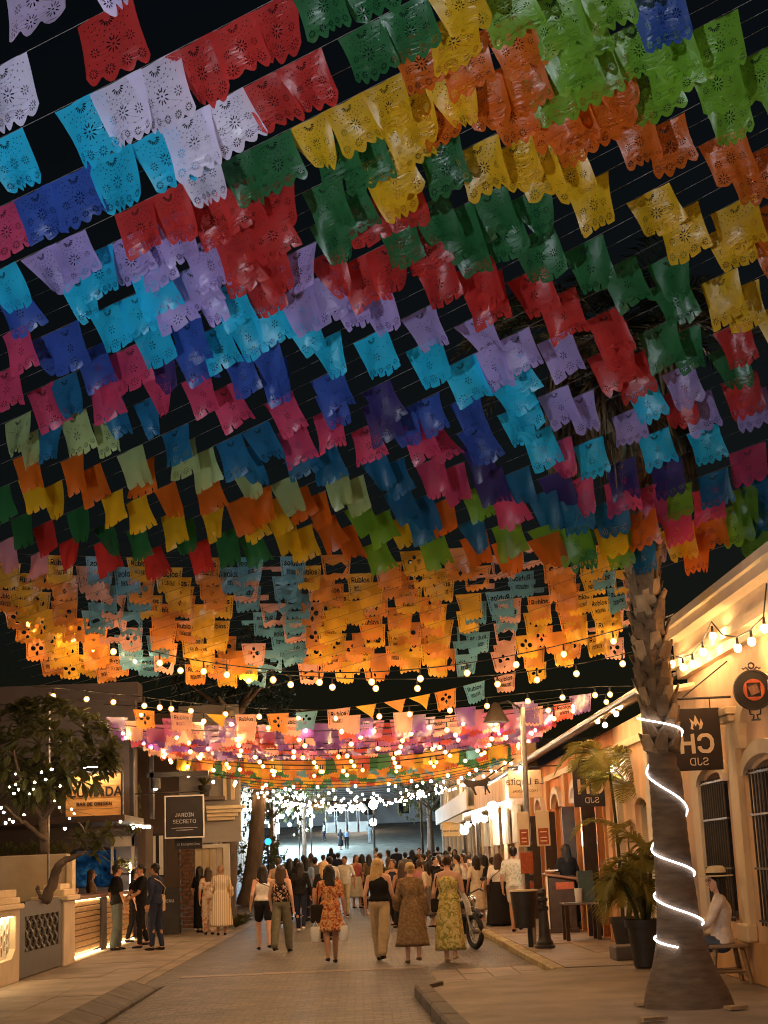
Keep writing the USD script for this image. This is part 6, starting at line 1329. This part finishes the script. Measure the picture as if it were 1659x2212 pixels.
    if bag:
        bx, bz, bmat, size = bag
        t.part('bag_strap', tube([(-bx * 0.9, -0.0, z(1.46)), (-bx * 0.3, -0.135, z(1.36)), (bx * 0.6, -0.16, z(bz + 0.3)), (bx, -0.05, z(bz + 0.1))] if size[3] else [(bx * 0.75, 0.0, z(1.47)), (bx * 0.95, -0.09, z(1.3)), (bx, -0.04, z(bz + 0.1))], 0.009, 5), bmat, local=True)
        bb = Manifold.batch_hull([sph((bx + a * size[0], b * size[1], z(bz) + c_ * size[2]), 0.03, n=8) for a in (-1, 1) for b in (-1, 1) for c_ in (-1, 1)])
        P('bag', [bb], bmat)
    return t

def foot(px, py, Z=0.0): return at_z(px, py, Z)
SB = (0.02, 0.08, 0.1, True)      # small crossbody bag
# the walkers nearest the camera, seen from behind
f_ = foot(571, 2053); person('woman in a white sleeveless top and black shorts with a thin black strap', f_, 0.18, 1.63, top=('cloth_white', 'sleeveless'), bottom=('shorts', 'cloth_black'), walk=0.2, style='long', skin='skin_fair', bag=(0.19, 0.98, 'leather', SB), wide=1.08)
f_ = foot(610, 2058); person('woman in a black flowered top and grey-olive trousers, walking beside the white top and shorts', f_, -0.22, 1.62, top=('print_dark', 'sleeveless'), bottom=('loose', 'cloth_olive'), hair='hair_brown', style='mid', skin='skin_fair', walk=-0.22)
f_ = foot(651, 2012); person('person in a dark jacket and dark trousers, right of the flowered top', f_, -0.1, 1.68, top=('cloth_black', 'long'), bottom=('pants', 'cloth_navy'), style='vlong', shoe='paper_white')
f_ = foot(717, 2082); wod = person('woman in a short orange printed dress with very long black hair and black bag', f_, 0.12, 1.58, top=('print_orange', 'tee'), bottom=('dress', 'print_orange', 0.56, 0.26), style='vlong', skin='skin', bag=(-0.24, 0.88, 'leather', (0.09, 0.06, 0.13, False)), walk=-0.16)
bgp = f_ + [-0.25, -0.12, 0.34]; WB = Thing('carrier_bag', 'white carrier bags held by the woman in the short orange dress', 'bag', bgp)
for dx in (0, 0.46): WB.part('bag', move(loft([(0.03, 0.075, 0.05, dx, 0), (0.18, 0.085, 0.055, dx, 0), (0.27, 0.08, 0.02, dx, 0)], 12), bgp), 'paper_white', True); WB.part('handle', tube([bgp + [dx - 0.05, 0, 0.26], bgp + [dx, 0, 0.36], bgp + [dx + 0.05, 0, 0.26]], 0.006, 4), 'paper_white')
f_ = foot(706, 2036); person('blonde person mostly hidden behind the woman in the orange dress', f_, 0.0, 1.66, hair='hair_blonde', style='long', top=('cloth_black', 'tee'), bottom=('pants', 'cloth_black'))
f_ = foot(824, 2077); person('woman with long blonde hair in a black tank top and wide tan trousers', f_, -0.2, 1.66, hair='hair_blonde', style='long', skin='skin_fair', top=('cloth_black', 'sleeveless'), bottom=('loose', 'cloth_tan'), walk=0.26, turn=-0.6)
f_ = foot(894, 2082); person('woman in a long brown patterned kaftan with her fair hair tied up', f_, 0.15, 1.57, hair='hair_blonde', style='bun', skin='skin_fair', top=('print_brown', 'kaftan'), bottom=('dress', 'print_brown', 0.3, 0.27), wide=1.08, walk=0.06, shoe='cloth_brown', armL=([-0.25, 0.05, 1.12], [-0.2, 0.22, 0.98]))
f_ = foot(975, 2079); person('woman in a long yellow flowered dress with dark tied-up hair and a black bag', f_, -0.25, 1.66, hair='hair_brown', style='bun', skin='skin_fair', top=('print_yellow', 'strapless'), bottom=('dress', 'print_yellow', 0.2, 0.25), walk=0.07, shoe='cloth_tan', bag=(-0.2, 0.92, 'leather', (0.06, 0.05, 0.08, False)), armR=([0.24, 0.03, 1.13], [0.2, 0.2, 1.28]))
ws = f_ + [0.25, 0.06, 0.72]; solo('white_shawl', loft([(ws[2], 0.03, 0.05, ws[0] + 0.1, ws[1]), (ws[2] + 0.2, 0.05, 0.07, ws[0] + 0.05, ws[1]), (ws[2] + 0.42, 0.04, 0.06, ws[0] - 0.05, ws[1]), (ws[2] + 0.5, 0.03, 0.04, ws[0] - 0.07, ws[1])], 14, 4, [0.2, 0.15, 0.1, 0]), 'cloth_white', 'white shawl hanging from the arm of the woman in the yellow dress', 'shawl', smooth=True)
# right side
f_ = foot(1083, 2010); person('woman in a white tee and long black skirt with a black strap across her back', f_, -0.15, 1.68, hair='hair_brown', style='mid', skin='skin_fair', top=('cloth_white', 'tee'), bottom=('skirt', 'cloth_black', 0.12, 0.27), wide=1.22, bag=(-0.24, 0.9, 'leather', SB))
f_ = foot(1118, 2014, ZP); person('man in a pale patterned short-sleeved shirt and pale shorts', f_, -0.2, 1.7, False, skin='skin', style='short', top=('print_shirt', 'shirt'), bottom=('shorts', 'cloth_cream'), walk=0.1)
f_ = np.array([at_y(1238, 2000, 31.9)[0] - 0.05, 31.9, ZP]); person('host in black with a ponytail, standing at the dark wooden host stand', f_, 0.5, 1.7, style='mid', skin='skin_tan', top=('cloth_black', 'tee'), bottom=('skirt', 'cloth_black', 0.2, 0.22), walk=0.0, armL=([-0.2, 0.1, 1.15], [-0.18, 0.32, 1.18]))
# seated woman: on the stool, facing left and a little to the camera
sw_ = s0 + [-0.02, 0.0, -0.05]
person('woman seated on the wooden stool in a straw hat, cream knit top and blue jeans', sw_, math.radians(78), 1.72, skin='skin_fair', style='mid', top=('knit', 'long'), bottom=('pants', 'jean_blue'), shoe='paper_white', sit=True, walk=0, hat='straw', armL=([-0.24, 0.14, 1.16], [-0.2, 0.4, 1.12]), armR=([0.22, 0.15, 1.12], [0.12, 0.38, 1.02]), turn=0.35, glasses=True)
# the group at the bar
f_ = foot(252, 2053, 0.02); person('man in a black polo shirt and loose grey-green jeans at the bar', f_, math.radians(-65), 1.76, False, skin='skin', style='short', top=('cloth_black', 'shirt'), bottom=('loose', 'jean'), walk=0.05, armR=([0.25, 0.03, 1.12], [0.22, 0.12, 0.86]))
f_ = foot(291, 2040, 0.02); person('woman in black with long dark hair standing between two men at the bar, facing right', f_, math.radians(-100), 1.64, style='long', skin='skin_fair', top=('cloth_black', 'tee'), bottom=('pants', 'cloth_black'), walk=0.1, shoe='cloth_navy', turn=-0.3, armL=([-0.2, 0.1, 1.15], [-0.1, 0.3, 1.12]))
f_ = foot(307, 2048, 0.02); person('man in a black shirt holding the dark-haired woman by the bar, facing left', f_, math.radians(115), 1.74, False, skin='skin', style='short', top=('cloth_black', 'shirt'), bottom=('pants', 'cloth_black'), walk=0.08, shoe='cloth_navy', armL=([-0.24, 0.15, 1.14], [-0.12, 0.38, 0.98]), armR=([0.24, 0.16, 1.16], [0.1, 0.36, 1.0]))
f_ = foot(337, 2053, 0.02); person('person in a dark jacket and trousers with a tan bag, outermost at the bar', f_, math.radians(65), 1.74, False, skin='skin_tan', style='short', top=('cloth_navy', 'long'), bottom=('pants', 'cloth_navy'), walk=0.04, bag=(0.2, 0.93, 'cloth_tan', (0.05, 0.04, 0.14, True)))
# behind the bar counter
bz_ = np.array([-6.25, 33.0, 0.55]); person('woman behind the bar counter with long dark hair leaning her head on her hand', bz_, math.radians(-70), 1.62, style='long', skin='skin_fair', top=('cloth_white', 'long'), bottom=('pants', 'jean'), sit=True, walk=0, armL=([-0.2, 0.2, 1.1], [-0.06, 0.13, 1.5]), armR=([0.22, 0.25, 1.05], [0.05, 0.42, 1.06]), turn=0.3)
person('man in a dark open-necked shirt standing behind the bar counter', np.array([-6.75, 36.5, 0.1]), math.radians(-140), 1.74, False, style='short', skin='skin_fair', top=('cloth_navy', 'tee'), bottom=('pants', 'cloth_black'), walk=0, armL=([-0.24, 0.1, 1.13], [-0.12, 0.3, 1.1]), armR=([0.24, 0.1, 1.13], [0.12, 0.3, 1.1]))
person('person in a pale brown top leaning on the far end of the bar counter', np.array([-6.35, 37.6, 0.1]), math.radians(-80), 1.6, style='long', hair='hair_brown', skin='skin', top=('cloth_brown', 'tee'), bottom=('pants', 'cloth_black'), walk=0, armL=([-0.24, 0.12, 1.13], [-0.12, 0.34, 1.14]))
# women on the left pavement
f_ = foot(433, 2015, 0.02); person('woman in a black dress, leftmost of three women on the left pavement', f_, math.radians(-40), 1.66, style='long', skin='skin', top=('cloth_black', 'tee'), bottom=('dress', 'cloth_black', 0.12, 0.19), walk=0)
f_ = foot(452, 2019, 0.02); person('woman in a pale printed outfit, half hidden between the black dress and the striped dress', f_, math.radians(10), 1.62, style='long', hair='hair_brown', skin='skin', top=('print_pale', 'tee'), bottom=('loose', 'print_pale'), walk=0.04)
f_ = foot(479, 2021, 0.02); person('person in a loose long cream and dark striped dress with close-cropped hair', f_, math.radians(5), 1.67, style='bald', skin='skin_tan', top=('stripe_dress', 'kaftan'), bottom=('dress', 'stripe_dress', 0.22, 0.25), wide=1.12, walk=0, armL=([-0.24, 0.1, 1.14], [-0.16, 0.26, 1.12]), armR=([0.25, 0.06, 1.12], [0.22, 0.18, 1.0]))
# ---------------------------------------------------------------- the crowd farther up the street
TOPS = [('cloth_white', 'white'), ('cloth_black', 'black'), ('cloth_grey', 'grey'), ('cloth_cream', 'cream'), ('cloth_navy', 'navy'), ('cloth_pink', 'pink'), ('cloth_brown', 'brown'), ('cloth_tan', 'tan'), ('cloth_red', 'red'), ('cloth_blue', 'pale blue'), ('cloth_green', 'green')]
BOT = [('cloth_black', 'black'), ('cloth_grey', 'grey'), ('cloth_tan', 'tan'), ('jean', 'faded'), ('cloth_navy', 'navy'), ('cloth_cream', 'cream')]
# (pixel x, head-top row, distance, top, bottom kind, bottom, hair, style): those one can tell apart in the photograph
CR = [(662, 1852, 47, 9, 'pants', 4, 'mid'), (680, 1845, 52, 2, 'pants', 1, 'short'), (712, 1852, 46, 3, 'pants', 0, 'short'), (744, 1846, 50, 3, 'pants', 2, 'short'), (768, 1842, 56, 8, 'dress', 5, 'long'), (781, 1836, 58, 1, 'pants', 0, 'mid'), (796, 1836, 55, 6, 'pants', 0, 'long'),
      (625, 1848, 48, 1, 'pants', 0, 'mid'), (640, 1848, 50, 6, 'dress', 2, 'long'), (600, 1853, 44, 7, 'pants', 0, 'short'), (698, 1840, 62, 1, 'pants', 3, 'short'), (730, 1838, 66, 4, 'pants', 0, 'short'), (655, 1838, 64, 9, 'pants', 1, 'mid'), (671, 1836, 68, 2, 'pants', 0, 'long'),
      (868, 1864, 33, 6, 'dress', 0, 'vlong'), (848, 1858, 40, 4, 'pants', 0, 'short'), (905, 1858, 42, 5, 'pants', 4, 'short'), (920, 1862, 38, 3, 'skirt', 1, 'mid'), (938, 1852, 44, 1, 'pants', 0, 'short'), (948, 1846, 48, 7, 'pants', 0, 'short'), (986, 1848, 42, 3, 'pants', 1, 'short'), (1000, 1845, 46, 0, 'pants', 0, 'long'),
      (1012, 1842, 50, 6, 'pants', 0, 'short'), (1028, 1850, 40, 3, 'dress', 5, 'mid'), (1046, 1848, 43, 7, 'pants', 2, 'long'), (1062, 1853, 40, 1, 'pants', 0, 'short'), (875, 1842, 60, 2, 'pants', 0, 'short'), (890, 1836, 66, 1, 'pants', 0, 'mid'), (905, 1832, 70, 6, 'pants', 1, 'short'), (925, 1834, 64, 4, 'pants', 0, 'long'),
      (945, 1830, 72, 1, 'pants', 0, 'short'), (962, 1838, 58, 2, 'pants', 3, 'mid'), (970, 1830, 70, 0, 'pants', 0, 'short'), (982, 1834, 62, 1, 'pants', 0, 'long'), (1002, 1832, 60, 10, 'pants', 0, 'short'), (820, 1838, 60, 1, 'pants', 0, 'short'), (838, 1834, 68, 6, 'pants', 1, 'mid'), (856, 1832, 74, 4, 'pants', 0, 'short'),
      (812, 1832, 76, 2, 'pants', 0, 'short'), (715, 1832, 78, 1, 'pants', 1, 'mid'), (930, 1848, 52, 8, 'skirt', 0, 'long'), (914, 1846, 54, 1, 'pants', 2, 'short'), (735, 1792, 118, 1, 'skirt', 0, 'mid'), (748, 1789, 118, 9, 'pants', 0, 'short'), (798, 1790, 124, 2, 'pants', 1, 'short'), (700, 1792, 130, 0, 'pants', 4, 'mid'), (1036, 1845, 52, 2, 'pants', 0, 'mid'), (955, 1856, 37, 1, 'pants', 0, 'short')]
used = {}
for kk, (x, y, Y, ti, bk, bi, stl) in enumerate(sorted(CR, key=lambda q: (q[2], q[0]))):
    hdz = at_y(x, y, Y); zb = zg(Y); h = min(1.82, max(1.52, hdz[2] - zb)); loc = np.array([hdz[0], Y, zb]); tn, bn_ = TOPS[ti], BOT[bi]
    lab = f'{"distant figure" if Y > 100 else "person"} in a {tn[1]} top and {bn_[1]} {"trousers" if bk == "pants" else bk}, ' + (f'{stl} hair, ' if stl in ('long', 'short') and Y < 55 else '') + ('walking up the street' if Y < 55 else 'in the far crowd' if Y < 100 else 'standing on the lit plaza')
    used[lab] = used.get(lab, 0) + 1
    if used[lab] > 1: lab += f', {ORD[used[lab] - 1]} nearest'
    person(lab, loc, R.uniform(-0.6, 0.6) + (math.pi if kk % 7 == 3 else 1.4 * (kk % 5 == 2)), h, female=stl in ('long', 'mid', 'vlong'), skin=R.choice(['skin', 'skin_fair', 'skin_tan']), hair='hair_brown' if kk % 3 == 0 else 'hair_black', style=stl, top=(tn[0], 'tee' if kk % 3 else 'sleeveless'), bottom=(bk, bn_[0], 0.35, 0.24) if bk in ('dress', 'skirt') else (bk, bn_[0]), walk=R.uniform(0.02, 0.16), detail=False, group='crowd walking up the street')

# ---------------------------------------------------------------- the motorbike parked at the kerb, rear wheel and side towards the camera
mb = at_z(1028, 2051, 0.0); mrz = math.radians(112)
MB = Thing('motorbike', 'black motorbike parked at the right kerb behind the woman in yellow', 'motorbike', mb, mrz)
# local: x forward, wheels at x = 0 (front, nearest the camera) and 1.3 behind it
def wheel(x):
    c = np.array([x, 0, 0.32]); k_ = np.linspace(0, 2 * np.pi, 25)
    w = MB.part('wheel', tube([c + [0.27 * math.cos(a), 0, 0.27 * math.sin(a)] for a in k_], 0.052, 8, False), 'rubber', True, local=True)
    MB.part('rim', tube([c + [0.215 * math.cos(a), 0, 0.215 * math.sin(a)] for a in k_], 0.014, 6, False), 'galv', True, parent=w, local=True)
    MB.part('hub', rotx(lathe([(0.05, -0.06), (0.05, 0.06)], 10), c), 'galv', 30, parent=w, local=True)
    for i in range(10):
        a = i * 0.628; MB.part('spoke', tube([c, c + [0.21 * math.cos(a), 0, 0.21 * math.sin(a)]], 0.004, 3), 'galv', parent=w, local=True)
def rotx(m_, c):
    v = m_[0]; return np.stack([v[:, 0], v[:, 2], v[:, 1]], 1) + c, m_[1][:, ::-1]
wheel(0.0); wheel(1.32)
for s in (-1, 1): MB.part('fork', tube([(0, 0.085 * s, 0.32), (0.2, 0.085 * s, 0.86)], 0.024, 7), 'galv', True, local=True)
MB.part('mudguard', tube([(0.39 * math.cos(a), 0, 0.32 + 0.39 * math.sin(a)) for a in np.linspace(0.5, 2.4, 9)], 0.05, 6), 'moto_black', True, local=True)
MB.part('headlamp', ball((0.1, 0, 0.86), 0.1, 2, (0.8, 1, 1)), 'chrome', True, local=True); MB.part('handlebar', tube([(0.36, 0.38, 1.02), (0.25, 0.25, 1.06), (0.22, 0, 0.97), (0.25, -0.25, 1.06), (0.36, -0.38, 1.02)], 0.016, 7), 'iron', True, local=True)
for s in (-1, 1): mr_ = MB.part('mirror', ball((0.24, 0.33 * s, 1.24), 0.06, 1, (0.3, 1, 0.7)), 'moto_black', True, local=True); MB.part('stem', tube([(0.28, 0.3 * s, 1.05), (0.24, 0.33 * s, 1.22)], 0.008, 4), 'iron', parent=mr_, local=True)
MB.part('tank', merged([Manifold.batch_hull([sph((0.35, 0, 0.8), 0.1), sph((0.62, 0, 0.8), 0.12), sph((0.75, 0, 0.74), 0.07)])]), 'moto_black', True, local=True)
MB.part('seat', merged([Manifold.batch_hull([sph((0.75, 0, 0.78), 0.07), sph((1.3, 0, 0.82), 0.08), sph((1.0, 0, 0.72), 0.1)])]), 'leather', True, local=True)
MB.part('engine', bbox(0.38, 0.78, -0.14, 0.14, 0.26, 0.62, 0.05), 'iron', local=True); MB.part('exhaust', tube([(0.5, -0.16, 0.4), (0.75, -0.18, 0.28), (1.35, -0.2, 0.36)], [0.025, 0.04, 0.05], 8), 'chrome', True, local=True)
MB.part('frame', [tube([(0.22, 0, 0.86), (0.45, 0, 0.34), (0.9, 0, 0.3), (1.32, 0, 0.32)], 0.025, 6), tube([(0.22, 0, 0.84), (1.4, 0, 0.72)], 0.025, 6)], 'iron', local=True); MB.part('tail_lamp', ball((1.48, 0, 0.74), 0.045, 1), 'cloth_red', True, local=True); MB.part('stand', tube([(0.85, 0.08, 0.3), (0.95, 0.26, 0.0)], 0.014, 5), 'iron', local=True)
